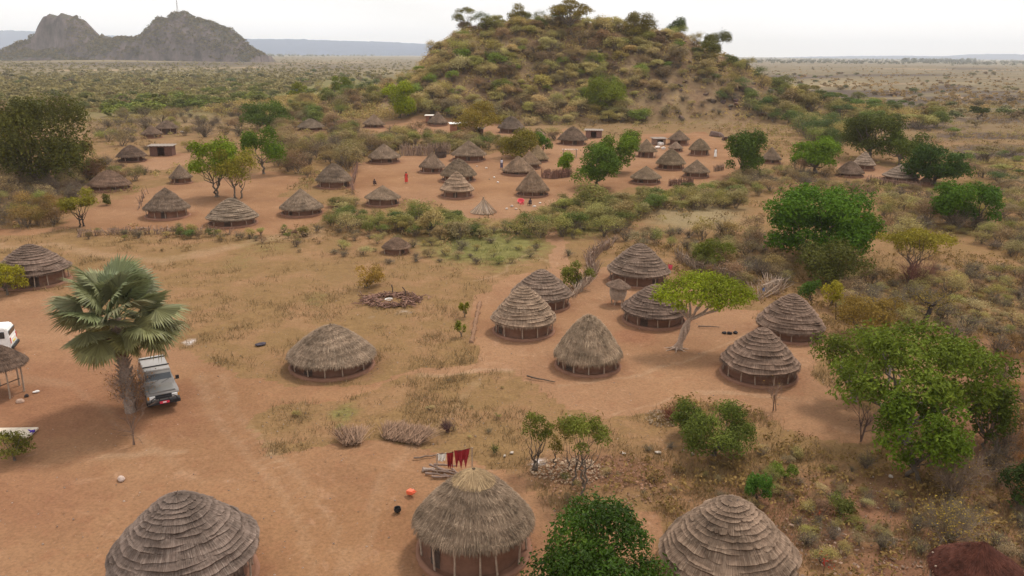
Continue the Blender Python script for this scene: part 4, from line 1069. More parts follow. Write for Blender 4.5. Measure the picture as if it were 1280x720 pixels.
def palm():
    g, d = ground(163, 514)
    q = ray(146, 397); Pc = CAM+q*(g[1]/q[1]); h = Pc[2]-g[2]
    root = empty('fan_palm', tuple(g)); tag(root, 'tall fan palm with grey green fronds beside the parked off-road car', 'palm')
    r = random.Random(4); nr = np.random.default_rng(4)
    dx = Pc[0]-g[0]
    u = np.linspace(0, 1, 9)[:, None]
    path = np.concatenate([dx*u**1.3, 0*u, h*u-.15*(1-u)], 1)
    parts = tube_parts(path, np.linspace(.30, .22, 9), 12, .4)
    # old leaf bases spiralling up the trunk
    for i in range(110):
        f = i/110; z = h*(.12+.88*f); a = i*2.4; cx = dx*(z/h)**1.3; rr = .27
        b = np.array([cx+rr*math.cos(a), rr*math.sin(a), z]); e = b+np.array([math.cos(a)*.22, math.sin(a)*.22, .22])
        parts += tube_parts([b-[0, 0, .08], (b+e)/2+[0, 0, -.02], e], [.06, .045, .02], 5, nr.random())
    link('trunk', mesh_from('trunk', parts, M['bark'], False), root, color=(.26, .20, .16))
    n = 44
    for i in range(n):
        f = i/(n-1)
        el = R_(84-118*f**.95+r.uniform(-8, 8)); az = i*2.399+r.uniform(-.2, .2)
        me = FR[r.randrange(4)]
        sc = r.uniform(.90, 1.10)*(1-.15*max(0, f-.7)/.3) * (.8 if f < .08 else 1)
        yel = max(0, f-.55)*1.2
        col = (.195+.09*yel, .205+.02*yel, .095-.05*yel)
        o = link('frond', me, root, (dx, 0, h+.05-.35*f), (r.uniform(-.8, .8), -el, az), (sc, sc, sc), jit(col, r, .15))
        o.rotation_mode = 'ZYX' if False else 'XYZ'
    for i in range(20):
        az = i*2.399; el = R_(-66+r.uniform(-14, 16))
        link('dead_frond', FD[i % 2], root, (dx, 0, h-.35), (r.uniform(-.6, .6), -el, az), (.85, .85, .85), jit((.20, .13, .08), r, .25))
palm()
# dry shrub wrapped round the foot of the palm
def twig_shrub(name, label, cat, px, py, W, Hh, stemc, leafc=None, n0=26, levels=4, w=.02, leafn=0, leaf=.06, seed=0, group=None, dy=0):
    g, d = ground(px, py); r = np.random.default_rng(seed+500)
    root = empty(name, (g[0], g[1]+dy, gz(g[0], g[1]+dy))); tag(root, label, cat, group)
    s, tips = ramify(r, (0, 0, 0), n0, Hh, W*.55, levels, 4, w)
    link('stem', mesh_from('stem', [segs(a, b, ww, ww*.5, r.random(len(a))) for a, b, ww in s], M['twig']), root, color=stemc)
    if leafn:
        idx = r.integers(0, len(tips), leafn)
        link('crown', mesh_from('crown', [leaves(r, tips[idx]+r.normal(0, .05, (leafn, 3)), np.tile([0, 0, 1.0], (leafn, 1)), leaf, .5)], M['leaf']), root, color=leafc)
    return root
twig_shrub('dead_shrub', 'grey leafless thicket round the foot of the fan palm', 'bush', 162, 516, 2.3, 3.0, (.30, .22, .18), (.26, .17, .11), 34, 4, .022, 1800, .09, 1, dy=.5)
twig_shrub('bare_sapling', 'thin bare sapling in front of the fan palm thicket', 'sapling', 169, 556, .7, 3.3, (.17, .11, .08), None, 2, 4, .045, seed=2)
twig_shrub('bare_sapling', 'bare sapling in front of the layered kerb hut', 'sapling', 968, 514, .9, 2.2, (.25, .16, .11), (.25, .2, .1), 3, 4, .035, 40, .08, seed=3)
twig_shrub('bare_sapling', 'crooked bare sapling below the left hand limb of the big open tree', 'sapling', 1075, 552, .9, 2.6, (.16, .10, .08), (.12, .12, .05), 3, 4, .05, 60, .1, seed=4)
twig_shrub('dead_shrub', 'reddish bare stemmed bush under the olive thorn tree', 'bush', 1142, 358, 4.2, 3.2, (.20, .085, .065), None, 26, 4, .03, seed=5)
twig_shrub('dead_shrub', 'small purple brown dead shrub between the stick bundles and the red cloths', 'bush', 560, 540, 1.1, .8, (.13, .07, .065), None, 22, 4, .016, seed=6)
twig_shrub('dead_shrub', 'pile of red brown twigs at the left end of the green feathery bush', 'bush', 838, 525, 1.4, .9, (.24, .09, .055), None, 22, 4, .02, seed=7)
twig_shrub('dead_shrub', 'big dry brown thicket under the young green tree at the right', 'bush', 1190, 620, 3.0, 2.8, (.24, .17, .12), (.2, .17, .09), 40, 4, .02, 900, .08, seed=8)
twig_shrub('dead_shrub', 'dry thicket with yellow stems near the dark red roof', 'bush', 1185, 676, 3.0, 2.0, (.22, .17, .12), (.27, .25, .10), 40, 4, .018, 900, .09, seed=9)
twig_shrub('weed', 'small green weed by the path, below the left feathery sapling', 'weed', 706, 600, .6, .4, (.11, .13, .06), (.11, .14, .06), 12, 3, .012, 150, .06, seed=10)
twig_shrub('weed', 'small dry tuft beside the glossy tree', 'weed', 715, 642, .6, .4, (.18, .15, .08), (.17, .16, .07), 12, 3, .012, 150, .06, seed=11)
twig_shrub('weed', 'small green tuft above the shaggy capped hut', 'weed', 618, 566, .7, .5, (.12, .13, .06), (.12, .15, .06), 14, 3, .012, 200, .06, seed=12)
twig_shrub('red_leaved_plant', 'thin plant with a bright red top at the bottom right', 'plant', 1030, 716, .35, 1.1, (.2, .10, .07), (.30, .02, .03), 4, 3, .012, 50, .08, seed=13)
twig_shrub('red_leaved_plant', 'tiny red leaved plant on the slope right of the ring topped hut', 'plant', 1022, 648, .4, .4, (.2, .10, .07), (.25, .06, .05), 5, 3, .012, 24, .06, seed=14)

# black leaning tree
def black_tree():
    g, d = ground(1153, 405); r = np.random.default_rng(12); s = d/FPX
    root = empty('bare_tree', tuple(g)); tag(root, 'black leaning bare tree with a thin flat crown on the open slope', 'tree')
    def pt(px, py, dy=0):
        q = ray(px, py); return CAM+q*((g[1]+dy)/q[1])-g
    a, b, c_ = pt(1153, 404), pt(1161, 392), pt(1163, 380)
    parts = tube_parts([a-[0, 0, .2], (a+b)/2+[.05, 0, 0], b, c_], [.24, .20, .18, .15], 8)
    tips = []
    for px, py, dy in [(1172,375,0),(1154,374,.5),(1180,371,1),(1148,370,-.8),(1163,369,1.4),(1170,380,-1),(1186,378,0)]:
        e = pt(px, py, dy); m_ = (c_+e)/2+[0, 0, -.15]; parts += tube_parts([c_, m_, e], [.11, .07, .03], 6); tips.append(e)
    e = pt(1150, 391); parts += tube_parts([b-[0, 0, .2], e], [.09, .03], 6); tips.append(e)
    link('trunk', mesh_from('trunk', parts, M['bark'], True), root, color=(.045, .032, .03))
    out = []; 
    for tpt in tips:
        s_, tt = ramify(r, tpt, 5, .6, 1.1, 3, 4, .02); out += s_
    link('twigs', mesh_from('twigs', [segs(p0, p1, w, w*.5, r.random(len(p0))) for p0, p1, w in out], M['twig']), root, color=(.11, .09, .065))
    cc = np.array(tips); R = np.tile([[1.5, 1.5, .5]], (len(cc), 1))
    link('crown', mesh_from('crown', [crown_leaves(r, cc, R, .14, 900, .5, .8)], M['leaf']), root, color=(.15, .14, .06))
black_tree()

# twin papaya trees
for k, (px, py, lab) in enumerate([(78, 228, 'left of two thin papaya trees with pale stems, the stem leaning'), (86, 226, 'right of two thin papaya trees with pale stems, the stem upright')]):
    g, d = ground(px, py); r = np.random.default_rng(40+k); root = empty('papaya_tree', tuple(g)); tag(root, lab, 'papaya tree')
    q = ray(px+(-7, 0)[k], 184); P = CAM+q*((g[1])/q[1])-g
    link('trunk', mesh_from('trunk', tube_parts([[0, 0, -.1], P*.5+[.05, 0, 0], P], [.16, .13, .11], 7), M['bark'], True), root, color=(.62, .58, .50))
    c = []; 
    for a in range(12): c.append(P+[1.0*math.cos(a*.53), 1.0*math.sin(a*.53), .25-.5*(a % 2)])
    link('crown', mesh_from('crown', [crown_leaves(r, np.array(c), np.tile([[.5, .5, .25]], (12, 1)), .35, 900, .6)], M['leaf']), root, color=(.17, .25, .07))

# ------------------------------------------------------------------ vehicles
def wheel(root, x, y, rad=.38, w=.24):
    a = np.linspace(0, 2*math.pi, 25)[:-1]
    def ringm(name, prof, mat, n=28, parent=None, loc=(0, 0, 0)):
        V, F, t, k = lathe(prof, n); V = V[:, [2, 1, 0]]
        return link(name, mesh_from(name, [(V, F, None, 0)], M[mat], True), parent, loc)
    wh = empty('wheel', (x, y, rad)); wh.parent = root
    ringm('tyre', [(rad*.62, -w/2), (rad*.9, -w/2), (rad, -w*.36), (rad, w*.36), (rad*.9, w/2), (rad*.62, w/2)], 'rubber', 28, wh)
    ringm('rim', [(.01, -w*.3), (rad*.3, -w*.32), (rad*.6, -w*.45), (rad*.63, 0), (rad*.6, w*.45), (rad*.3, w*.32), (.01, w*.3)], 'tin', 20, wh)

def jeep():
    px, py = 207, 514
    g, d = ground(px, py); a = R_(31)
    fx, fy = math.sin(a), -math.cos(a)
    c = (g[0]-fx*2.3, g[1]-fy*2.3); HUTS.append((c[0], c[1], 2.0))
    root = empty('off_road_car', (c[0], c[1], gz(*c)+.02), a); tag(root, 'dusty grey off-road car with square headlights parked under the fan palm', 'car')
    W = .86
    body = extrude_poly([(-2.2, .48), (-2.2, .98), (-2.1, 1.06), (-.95, 1.14), (2.25, 1.14), (2.3, 1.0), (2.3, .5), (1.75, .5), (1.65, .85), (1.1, .85), (1.0, .5), (-.85, .5), (-.95, .88), (-1.6, .88), (-1.7, .48)], -W, W)
    me = mesh_from('body', body, M['paint']); import bmesh
    bm = bmesh.new(); bm.from_mesh(me); bmesh.ops.remove_doubles(bm, verts=bm.verts, dist=1e-4); bmesh.ops.bevel(bm, geom=bm.edges[:], offset=.035, segments=2, affect='EDGES', clamp_overlap=True); bm.to_mesh(me); bm.free()
    grey = (.27, .25, .23)
    bo = link('body', me, root, color=(.22, .20, .185))
    link('bonnet', bevel_box_mesh('bonnet', [box((0, -1.52, 1.115), (1.44, 1.1, .09), taper=(.94, .96))], M['paint'], .03), root, color=(.19, .18, .165))
    inset = lambda z: max(0, (z-1.12))*.17
    cab = extrude_poly([(-.92, 1.12), (-.55, 1.72), (-.45, 1.80), (2.1, 1.80), (2.2, 1.72), (2.26, 1.12)], -W+.04, W-.04, inset)
    link('cabin', mesh_from('cabin', cab, M['paint']), root, color=grey)
    link('roof', bevel_box_mesh('roof', [box((0, .82, 1.835), (1.46, 2.6, .09), taper=(.95, .97))], M['paint'], .03), root, color=(.33, .30, .27))
    link('roof_bar', mesh_from('roof_bar', [box((0, .15, 1.915), (1.5, .06, .05))], M['blackp']), root)
    link('roof_bar', mesh_from('roof_bar', [box((0, 1.65, 1.915), (1.5, .06, .05))], M['blackp']), root)
    def quad(name, pts, mat, col=None, par=root):
        P = np.array(pts, float); nrm = np.cross(P[1]-P[0], P[2]-P[0]); nrm /= np.linalg.norm(nrm)
        V = np.concatenate([P, P-nrm*.02]); F = np.array([[0, 1, 2, 3], [7, 6, 5, 4], [0, 4, 5, 1], [1, 5, 6, 2], [2, 6, 7, 3], [3, 7, 4, 0]])
        return link(name, mesh_from(name, [(V, F, None, 0)], M[mat]), par, color=col)
    ws = quad('windscreen', [(-.74, -.935+.06, 1.18), (.74, -.875, 1.18), (.67, -.595, 1.67), (-.67, -.595, 1.67)], 'glass')
    link('wiper', mesh_from('wiper', tube_parts([[-.5, -.92, 1.2], [0, -.80, 1.36]], .012, 4)+tube_parts([[.1, -.92, 1.2], [.55, -.80, 1.36]], .012, 4), M['blackp']), ws)
    for sx in (-1, 1):
        for y0, y1 in ((-.45, .3), (.38, 1.15), (1.25, 2.05)):
            xx = lambda z: sx*(W-.04-inset(z)+.012)
            pts = [(xx(1.2), y0-(.12 if y0 < -.4 else 0), 1.2), (xx(1.2), y1, 1.2), (xx(1.68), y1, 1.68), (xx(1.68), y0+(.12 if y0 < -.4 else 0), 1.68)]
            quad('side_window', pts if sx > 0 else pts[::-1], 'glass')
        h = link('headlight', bevel_box_mesh('headlight', [box((sx*.60, -2.215, .86), (.30, .06, .19))], M['chrome'], .015), root)
        link('indicator', mesh_from('indicator', [box((sx*.81, -2.205, .86), (.09, .05, .17))], M['plastic']), root, color=(.6, .25, .03))
        mr = link('mirror', bevel_box_mesh('mirror', [box((sx*1.02, -.72, 1.32), (.20, .07, .24))], M['blackp'], .02), root)
        link('mirror_arm', mesh_from('mirror_arm', tube_parts([[sx*.84, -.72, 1.2], [sx*.98, -.72, 1.26]], .02, 5), M['blackp']), mr)
        link('door', bevel_box_mesh('door', [box((sx*(W+.004), -.05, .84), (.03, 1.0, .55))], M['paint'], .012), root, color=grey)
        link('fender', bevel_box_mesh('fender', [box((sx*(W-.02), -1.28, .95), (.14, .95, .10))], M['paint'], .03), root, color=(.22, .2, .19))
    link('grille', mesh_from('grille', [box((0, -2.21, .86), (.86, .04, .22))]+[box((0, -2.235, .79+.045*i), (.82, .02, .014)) for i in range(4)], M['blackp']), root)
    bp = link('bumper', bevel_box_mesh('bumper', [box((0, -2.33, .56), (1.74, .18, .22))], M['blackp'], .03), root)
    link('bull_bar', mesh_from('bull_bar', tube_parts([[-.7, -2.42, .62], [-.66, -2.44, .84], [-.5, -2.45, .93], [.5, -2.45, .93], [.66, -2.44, .84], [.7, -2.42, .62]], .03, 6)+tube_parts([[-.25, -2.44, .6], [-.25, -2.45, .93]], .025, 6)+tube_parts([[.25, -2.44, .6], [.25, -2.45, .93]], .025, 6), M['blackp']), bp)
    quad('number_plate', [(-.26, -2.47, .53), (.26, -2.47, .53), (.26, -2.47, .67), (-.26, -2.47, .67)], 'plastic', (.65, .03, .07), bp)
    quad('plate_patch', [(-.10, -2.476, .565), (.10, -2.476, .565), (.10, -2.476, .64), (-.10, -2.476, .64)], 'plastic', (.8, .75, .72), bp)
    for sx in (-.74, .74):
        for y in (-1.28, 1.38): wheel(root, sx, y)
jeep()

def van():
    g, d = ground(5, 449); a = R_(-72)   # front points away to the left, its back end in view
    root = empty('minibus', (g[0]-2.35, g[1]+.9, gz(g[0]-2, g[1])), a); tag(root, 'white minibus with dark windows, its rear end just inside the left edge', 'van'); HUTS.append((g[0]-2, g[1]+.6, 2.5))
    W = .84
    body = extrude_poly([(-2.2, .35), (-2.25, .9), (-1.75, 1.15), (-1.2, 1.85), (-.9, 1.93), (2.05, 1.93), (2.2, 1.75), (2.3, 1.0), (2.3, .35)], -W, W, lambda z: max(0, z-1)*.10)
    me = mesh_from('body', body, M['paint']); import bmesh
    bm = bmesh.new(); bm.from_mesh(me); bmesh.ops.remove_doubles(bm, verts=bm.verts, dist=1e-4); bmesh.ops.bevel(bm, geom=bm.edges[:], offset=.06, segments=3, affect='EDGES', clamp_overlap=True); bm.to_mesh(me); bm.free()
    link('body', me, root, color=(.80, .79, .76))
    def slab(name, c, s, mat, col=None, rx=0, ry=0):
        return link(name, bevel_box_mesh(name, [box((0, 0, 0), s)], M[mat], .02), root, c, (rx, ry, 0), color=col)
    slab('rear_window', (0, 2.245, 1.43), (1.35, .06, .52), 'glass', rx=-.13)
    for sx in (-1, 1):
        for y, l in ((-.85, .7), (.0, .8), (.9, .8), (1.7, .6)):
            slab('side_window', (sx*(W-.045), y, 1.42), (.05, l, .46), 'glass', ry=-sx*.1)
        slab('tail_light', (sx*.70, 2.30, .98), (.13, .05, .42), 'plastic', (.55, .03, .03))
        for y in (-1.45, 1.5): wheel(root, sx*.74, y, .31, .2)
    slab('windscreen', (0, -1.54, 1.5), (1.4, .05, .8), 'glass', rx=-.67)
    slab('rear_bumper', (0, 2.36, .48), (1.6, .14, .2), 'blackp')
    slab('number_plate', (0, 2.335, .80), (.5, .03, .13), 'plastic', (.75, .6, .1))
    slab('tailgate', (0, 2.30, .85), (1.2, .03, .45), 'paint', (.80, .79, .76))
van()

# ------------------------------------------------------------------ household things
r0 = np.random.default_rng(60)
def at(px, py, dz=0): g, d = ground(px, py); return (g[0], g[1], g[2]+dz)
def stick_bundle(px, py, L, n, label, rz, w, fan=.35, h=.5):
    x, y, z = at(px, py); r = np.random.default_rng(int(px)); o = []
    b = np.stack([r.uniform(-w/2, w/2, n), r.uniform(-.25, .25, n), np.abs(r.normal(0, .12, n))+.05], -1)
    e = b+np.stack([r.normal(0, .34, n)+b[:, 0]*fan, L*r.uniform(.6, 1, n), h*r.uniform(.6, 1.2, n)], -1)
    o = link('stick_bundle', mesh_from('stick_bundle', [segs(b, e, .017, .010, r.random(n))], M['twig']), None, (x, y, z), (0, 0, rz), color=(.27, .165, .105))
    tag(o, label, 'firewood', 'cut firewood stacked at the edge of the swept ground')
stick_bundle(440, 556, 1.2, 300, 'smaller fan of pale cut sticks, left of the two piles', .25, 1.0, h=.38)
stick_bundle(503, 552, 1.1, 900, 'wider pile of brown cut sticks, right of the two piles', -.3, 2.2, .1, h=.40)
# firewood under the cloth line
def log(px, py, L, ang, label, r=.05, col=(.30, .21, .16), z=.06, tilt=0, group=None, name='log'):
    x, y, zz = at(px, py); c, s = math.cos(ang), math.sin(ang)
    nr = np.random.default_rng(int(px*py)); P = np.stack([np.linspace(-L/2, L/2, 6), nr.normal(0, L*.02, 6), nr.normal(0, .015, 6)], -1)
    o = link(name, mesh_from(name, tube_parts(P, np.linspace(r*1.2, r*.6, 6), 7), M['bark'], True), None, (x, y, zz+z), (0, tilt, ang), color=col)
    tag(o, label, 'log', group)
GP = 'firewood logs lying beside the capped hut'
for px, py, L, an, z in [(548,590,1.7,-.35,.06),(553,587,1.5,-.5,.08),(545,594,1.1,-.2,.05),(560,592,1.4,-.6,.12),(566,597,1.0,-.4,.06),(551,597,.9,.1,.05),(557,585,1.2,-.1,.16),(571,592,.9,-.9,.08)]:
    log(px, py, L, an, 'short firewood log in the loose pile behind the shaggy capped hut', .055, (.25, .17, .13), z, group=GP)
log(536, 588, .6, .2, 'flat split log lying left of the firewood pile', .09, (.33, .25, .2))
log(758, 391-0, .01+1.6, .5, 'thin branch lying near the front of the huts', .03) if False else None
log(398, 492-6, .01, 0, 'x') if False else None
log(676, 475, 2.0, -.5, 'dark fallen branch at the edge of the grass below the yard', .05, (.10, .07, .05))
log(886, 409, 1.6, -.1, 'crooked dark branch on the ground right of the leaning tree', .045, (.13, .09, .07))
log(1192, 410, 3.0, -.5, 'pale fallen pole in the dry grass right of the black leaning tree', .05, (.40, .30, .2))

# washing: a line between two leaning poles with a white cloth and two dark red cloths
def cloth(name, label, pts_top, drop, col, seed, par=None, jag=.3):
    r = np.random.default_rng(seed); nu, nv = 18, 10
    A, B = np.array(pts_top[0]), np.array(pts_top[1]); u = np.linspace(0, 1, nu); v = np.linspace(0, 1, nv)
    U, Vv = np.meshgrid(u, v); side = (B-A)/np.linalg.norm(B-A); out = np.array([-side[1], side[0], 0])
    low = 1-jag*np.abs(np.sin(U*math.pi*2.5+seed)); 
    P = A+(B-A)*(U[..., None]*.94+.03+(.5-U[..., None])*Vv[..., None]*.25)+np.array([0, 0, -1])*(drop*Vv*low)[..., None]+out*(.07*np.sin(U*14+Vv*3+seed)*(.3+Vv))[..., None]
    P[..., 2] -= .05*np.sin(U*math.pi)
    i = np.arange(nv-1)[:, None]*nu; k = np.arange(nu-1)[None]; F = np.stack([i+k, i+k+1, i+nu+k+1, i+nu+k], -1).reshape(-1, 4)
    V = P.reshape(-1, 3); n = len(V); V2 = V+out*.012
    o = link(name, mesh_from(name, [(V, F, None, 0), (V2, F[:, ::-1], None, 0)], M['cloth'], True), par, color=col)
    tag(o, label, 'cloth'); return o
g, d = ground(545, 590)
def yp(px, py, dy=0):
    q = ray(px, py); return CAM+q*((g[1]+dy)/q[1])
pA, pB = yp(526, 572, 0), yp(584, 562, .25)
la, lb = yp(546, 568.5), yp(590, 559.5)
for k, (px, py, top) in enumerate([(525, 575, None), (592, 590, lb)]):
    if top is None: continue
    gg = ground(px, 592)[0]; o = link('line_post', mesh_from('line_post', tube_parts([[0, 0, -.1], [0, 0, top[2]-gg[2]]], .035, 6), M['pole']), None, (lb[0], g[1]+.0, gz(lb[0], g[1]))); tag(o, 'upright pole holding the right end of the washing line', 'pole')
gl = gz(la[0], g[1]); o = link('line_post', mesh_from('line_post', tube_parts([[0, 0, -.1], [0, 0, la[2]-gl]], .035, 6), M['pole']), None, (la[0], g[1], gl)); tag(o, 'upright pole holding the left end of the washing line', 'pole')
lp = ground(524, 573)[0]
o = link('washing_line', mesh_from('washing_line', tube_parts([tuple(la), tuple((la+lb)/2-[0, 0, .05]), tuple((lb[0], g[1], lb[2]))], .012, 5), M['darkwood'])); tag(o, 'thin line the red and white cloths hang on', 'washing line')
log(536, 571, 1.6, .35, 'slim pole lying left of the white cloth', .04, (.16, .11, .08))
cloth('white_cloth', 'small white cloth hanging left of the red cloths', (yp(546, 567), yp(558, 566)), .5, (.80, .76, .68), 1)
cloth('red_cloth', 'narrow dark red cloth hanging beside the white cloth', (yp(558, 566), yp(567, 564)), .95, (.28, .018, .02), 2)
cloth('red_cloth', 'wide dark red cloth with ragged points hanging at the right end', (yp(567, 563), yp(588, 560)), 1.05, (.27, .018, .022), 3, jag=.45)

# orange jerrycan, black pot, stones
x, y, z = at(510, 617)
jc = empty('jerrycan', (x, y, z), .7); tag(jc, 'orange plastic jerrycan lying on the swept earth left of the capped hut', 'jerrycan'); jc.rotation_euler = (R_(78), 0, .9); jc.location.z += .12
link('body', bevel_box_mesh('body', [box((0, 0, .2), (.30, .22, .36), taper=(.85, .9))], M['plastic'], .04, 3), jc, color=(.75, .13, .05))
link('handle', mesh_from('handle', tube_parts([[-.09, 0, .36], [-.07, 0, .44], [.05, 0, .44], [.08, 0, .36]], .02, 6), M['plastic'], True), jc, color=(.7, .12, .05))
link('cap', mesh_from('cap', tube_parts([[.11, 0, .36], [.12, 0, .43]], .035, 8), M['plastic']), jc, color=(.7, .12, .05))
x, y, z = at(497, 640)
pot = empty('cooking_pot', (x, y, z)); tag(pot, 'small black cooking pot on the swept earth below the orange jerrycan', 'pot')
link('bowl', mesh_from('bowl', [lathe([(.01, 0), (.10, .01), (.16, .08), (.17, .15), (.13, .22), (.15, .24), (.135, .235), (.12, .2), (.14, .14), (.01, .03)], 24)], M['blackp'], True), pot)
def stone(px, py, s, label, col=(.33, .25, .20), name='stone', group=None, seed=0, flat=.6, cat='stone'):
    x, y, z = at(px, py); r = np.random.default_rng(seed+int(px)*3+int(py))
    import bmesh
    bm = bmesh.new(); bmesh.ops.create_icosphere(bm, subdivisions=3, radius=1)
    ph = r.uniform(0, 6, 6)
    for v in bm.verts:
        c = v.co; k = 1+.16*math.sin(c.x*2.3+ph[0])+.13*math.sin(c.y*3.1+ph[1])+.10*math.sin(c.z*4+ph[2])+.05*math.sin(c.x*9+c.y*7+ph[3])
        v.co = Vector((c.x*k*(1+.2*math.sin(ph[4])), c.y*k, c.z*k*flat))
    me = bpy.data.meshes.new(name); bm.to_mesh(me); bm.free(); me.materials.append(M['rock'])
    for p in me.polygons: p.use_smooth = True
    o = link(name, me, None, (x, y, z+s*flat*.35), (0, 0, ph[5]), (s, s, s), col); tag(o, label, cat, group); return o
stone(152, 599, .20, 'pale stone on the bare ground above the large grey hut', (.48, .36, .30))
stone(25, 502, .22, 'rounded tan stone near the thatched shade', (.45, .30, .22))
for i, (px, py) in enumerate([(905, 416), (912, 417), (919, 416)]):
    stone(px, py, .17, ('left', 'middle', 'right')[i]+' black hearth stone of the three in front of the two right hand huts', (.03, .025, .025))
for px, py, s in [(1044,622,.13),(1014,634,.22),(1114,596,.14),(1090,596,.10),(780,567,.10),(822,566,.16),(866,568,.12),(631,570,.10),(640,566,.12),(1047,662,.16),(1008,633,.12),(777,566,.12)]:
    stone(px, py, s*.8, 'small pale stone scattered on the scrubby slope', (.50, .42, .35), 'pale_stone', 'pale stones on the slope')
# rubble heap by the feathery acacias: many lumps nobody could count
def rubble(px, py, rx, ry, n, s, col, label, name='rubble', dark=False):
    x, y, z = at(px, py); r = np.random.default_rng(int(px)); parts = []
    base = np.array([[1,0,0],[-1,0,0],[0,1,0],[0,-1,0],[0,0,1],[0,0,-1]], float); F0 = np.array([[0,2,4],[2,1,4],[1,3,4],[3,0,4],[2,0,5],[1,2,5],[3,1,5],[0,3,5]])
    a = r.uniform(0, 6.283, n); q = np.sqrt(r.random(n)); X = q*np.cos(a)*rx; Y = q*np.sin(a)*ry; Z = (1-q)*s*2.2
    S = s*r.uniform(.5, 1.4, (n, 1, 3))*np.array([1, 1, .6]); V = (base[None]*S+r.normal(0, s*.15, (n, 6, 3)))+np.stack([X, Y, Z+s*.2], -1)[:, None]
    F = (np.arange(n)[:, None, None]*6+F0[None]).reshape(-1, 3)
    o = link(name, mesh_from(name, [(V.reshape(-1, 3), F, np.repeat(r.random(n), 8), 0)], M['grass']), None, (x, y, z), color=col); tag(o, label, 'rubble', kind='stuff')
rubble(712, 588, 2.0, 1.3, 420, .065, (.46, .33, .22), 'pale rubble heap between the two feathery acacias')
rubble(755, 600, 3.2, 2.6, 260, .07, (.34, .19, .12), 'red brown broken lumps on the slope right of the acacias')
rubble(826, 523, .9, 1.2, 200, .06, (.38, .27, .17), 'pale heap of chips at the left end of the feathery bush')
rubble(1030, 690, 4, 2.6, 260, .07, (.36, .24, .17), 'broken lumps on the slope above the red plant')

# old cattle ring of sticks and stones
def stick_ring():
    x, y, z = at(489, 376); r = np.random.default_rng(8); n = 480
    a = r.uniform(0, 6.283, n); q = r.normal(.92, .2, n)
    P = np.stack([2.2*q*np.cos(a), 1.7*q*np.sin(a), r.uniform(.03, .22, n)], -1); dd = r.normal(0, 1, (n, 3)); dd[:, 2] *= .25
    o = link('stick_ring', mesh_from('stick_ring', [segs(P-dd*.2, P+dd*.2, .045, .035, r.random(n))], M['twig']), None, (x, y, z), color=(.22, .12, .085)); tag(o, 'low ring of broken sticks and stones round an old hearth in the dry grass', 'stick ring')
    a = np.linspace(.6, 5.4, 14); o = link('horn', mesh_from('horn', tube_parts(np.stack([.32*np.cos(a), .26*np.sin(a), 0*a+.1], -1), np.linspace(.06, .03, 14), 6), M['plastic'], True), None, (x-.2, y+.1, z), color=(.85, .80, .74)); tag(o, 'white curved horn like piece inside the stick ring', 'horn')
stick_ring()
for px, py, pt_, lab, bx in [(491, 367, 356, 'left upright post of two behind the stick ring', -.1), (507, 371, 359, 'right upright post of two behind the stick ring, bent at the top', -.25)]:
    g2, d2 = ground(px, py); h2 = (py-pt_)*d2/FPX*1.05
    o = link('wooden_post', mesh_from('wooden_post', tube_parts([[0, 0, -.1], [0, 0, h2*.6], [bx, 0, h2]], .05, 6), M['darkwood']), None, tuple(g2)); tag(o, lab, 'post')

# conical stick frame in the big yard
def stick_frame():
    g2, d2 = ground(604, 268); s2 = d2/FPX; R = 17*s2; HUTPX.append((604, 244, 272, 34, g2[1]+R)); x, y = g2[0], g2[1]+R*.8; z = gz(x, y); r = np.random.default_rng(3)
    root = empty('stick_cone', (x, y, z)); tag(root, 'conical frame of leaning sticks with dry thatch, nearest the shrubs in the big swept yard', 'stick shelter'); HUTS.append((x, y, R))
    a = r.uniform(0, 6.283, 90); P0 = np.stack([R*np.cos(a), R*np.sin(a), 0*a], -1); P1 = np.stack([.12*np.cos(a+3), .12*np.sin(a+3), R*.95+r.uniform(-.5, .35, 90)], -1)
    link('sticks', mesh_from('sticks', [segs(P0, P1, .05, .03, r.random(90))], M['twig']), root, color=(.40, .28, .19))
    link('infill', mesh_from('infill', [lathe([(R*.9, 0), (R*.62, R*.36), (R*.2, R*.74), (.01, R*.8)], 30, .03, r)], M['pole']), root)
stick_frame()

# fences: brush and poles
def pole_fence(name, label, pts, hgt, n, col, thick=.045, lean=.12, rows=2):
    pts = np.array([at(*p) for p in pts]); seg = np.linalg.norm(np.diff(pts, axis=0), axis=1); cum = np.r_[0, np.cumsum(seg)]; r = np.random.default_rng(int(pts[0, 0]*10) % 9999)
    u = np.sort(r.uniform(0, cum[-1], n)); P = np.stack([np.interp(u, cum, pts[:, i]) for i in range(3)], -1)+r.normal(0, .12, (n, 3))*[1, 1, 0]
    E = P+np.stack([r.normal(0, lean, n), r.normal(0, lean, n), hgt*r.uniform(.6, 1.15, n)], -1)
    parts = [segs(P-[0, 0, .1], E, thick, thick*.6, r.random(n))]
    if rows:
        m = n//3; u = r.uniform(0, cum[-1]*.92, m); A = np.stack([np.interp(u, cum, pts[:, i]) for i in range(3)], -1); B = np.stack([np.interp(u+r.uniform(.6, 1.8, m), cum, pts[:, i]) for i in range(3)], -1)
        A[:, 2] += hgt*r.uniform(.2, .9, m); B[:, 2] += hgt*r.uniform(.2, .9, m); parts.append(segs(A, B, thick*.7, thick*.5, r.random(m)))
    o = link(name, mesh_from(name, parts, M['twig']), None, color=col); tag(o, label, 'fence'); return o
pole_fence('brush_fence', 'low brush fence right of the tall sharp cone hut', [(677, 222), (695, 223), (714, 220)], 1.3, 260, (.26, .14, .10))
pole_fence('pole_fence', 'thin fence of upright poles right of the rounded dark thatch hut', [(441, 243), (442, 228), (447, 208)], 1.4, 60, (.28, .17, .13))
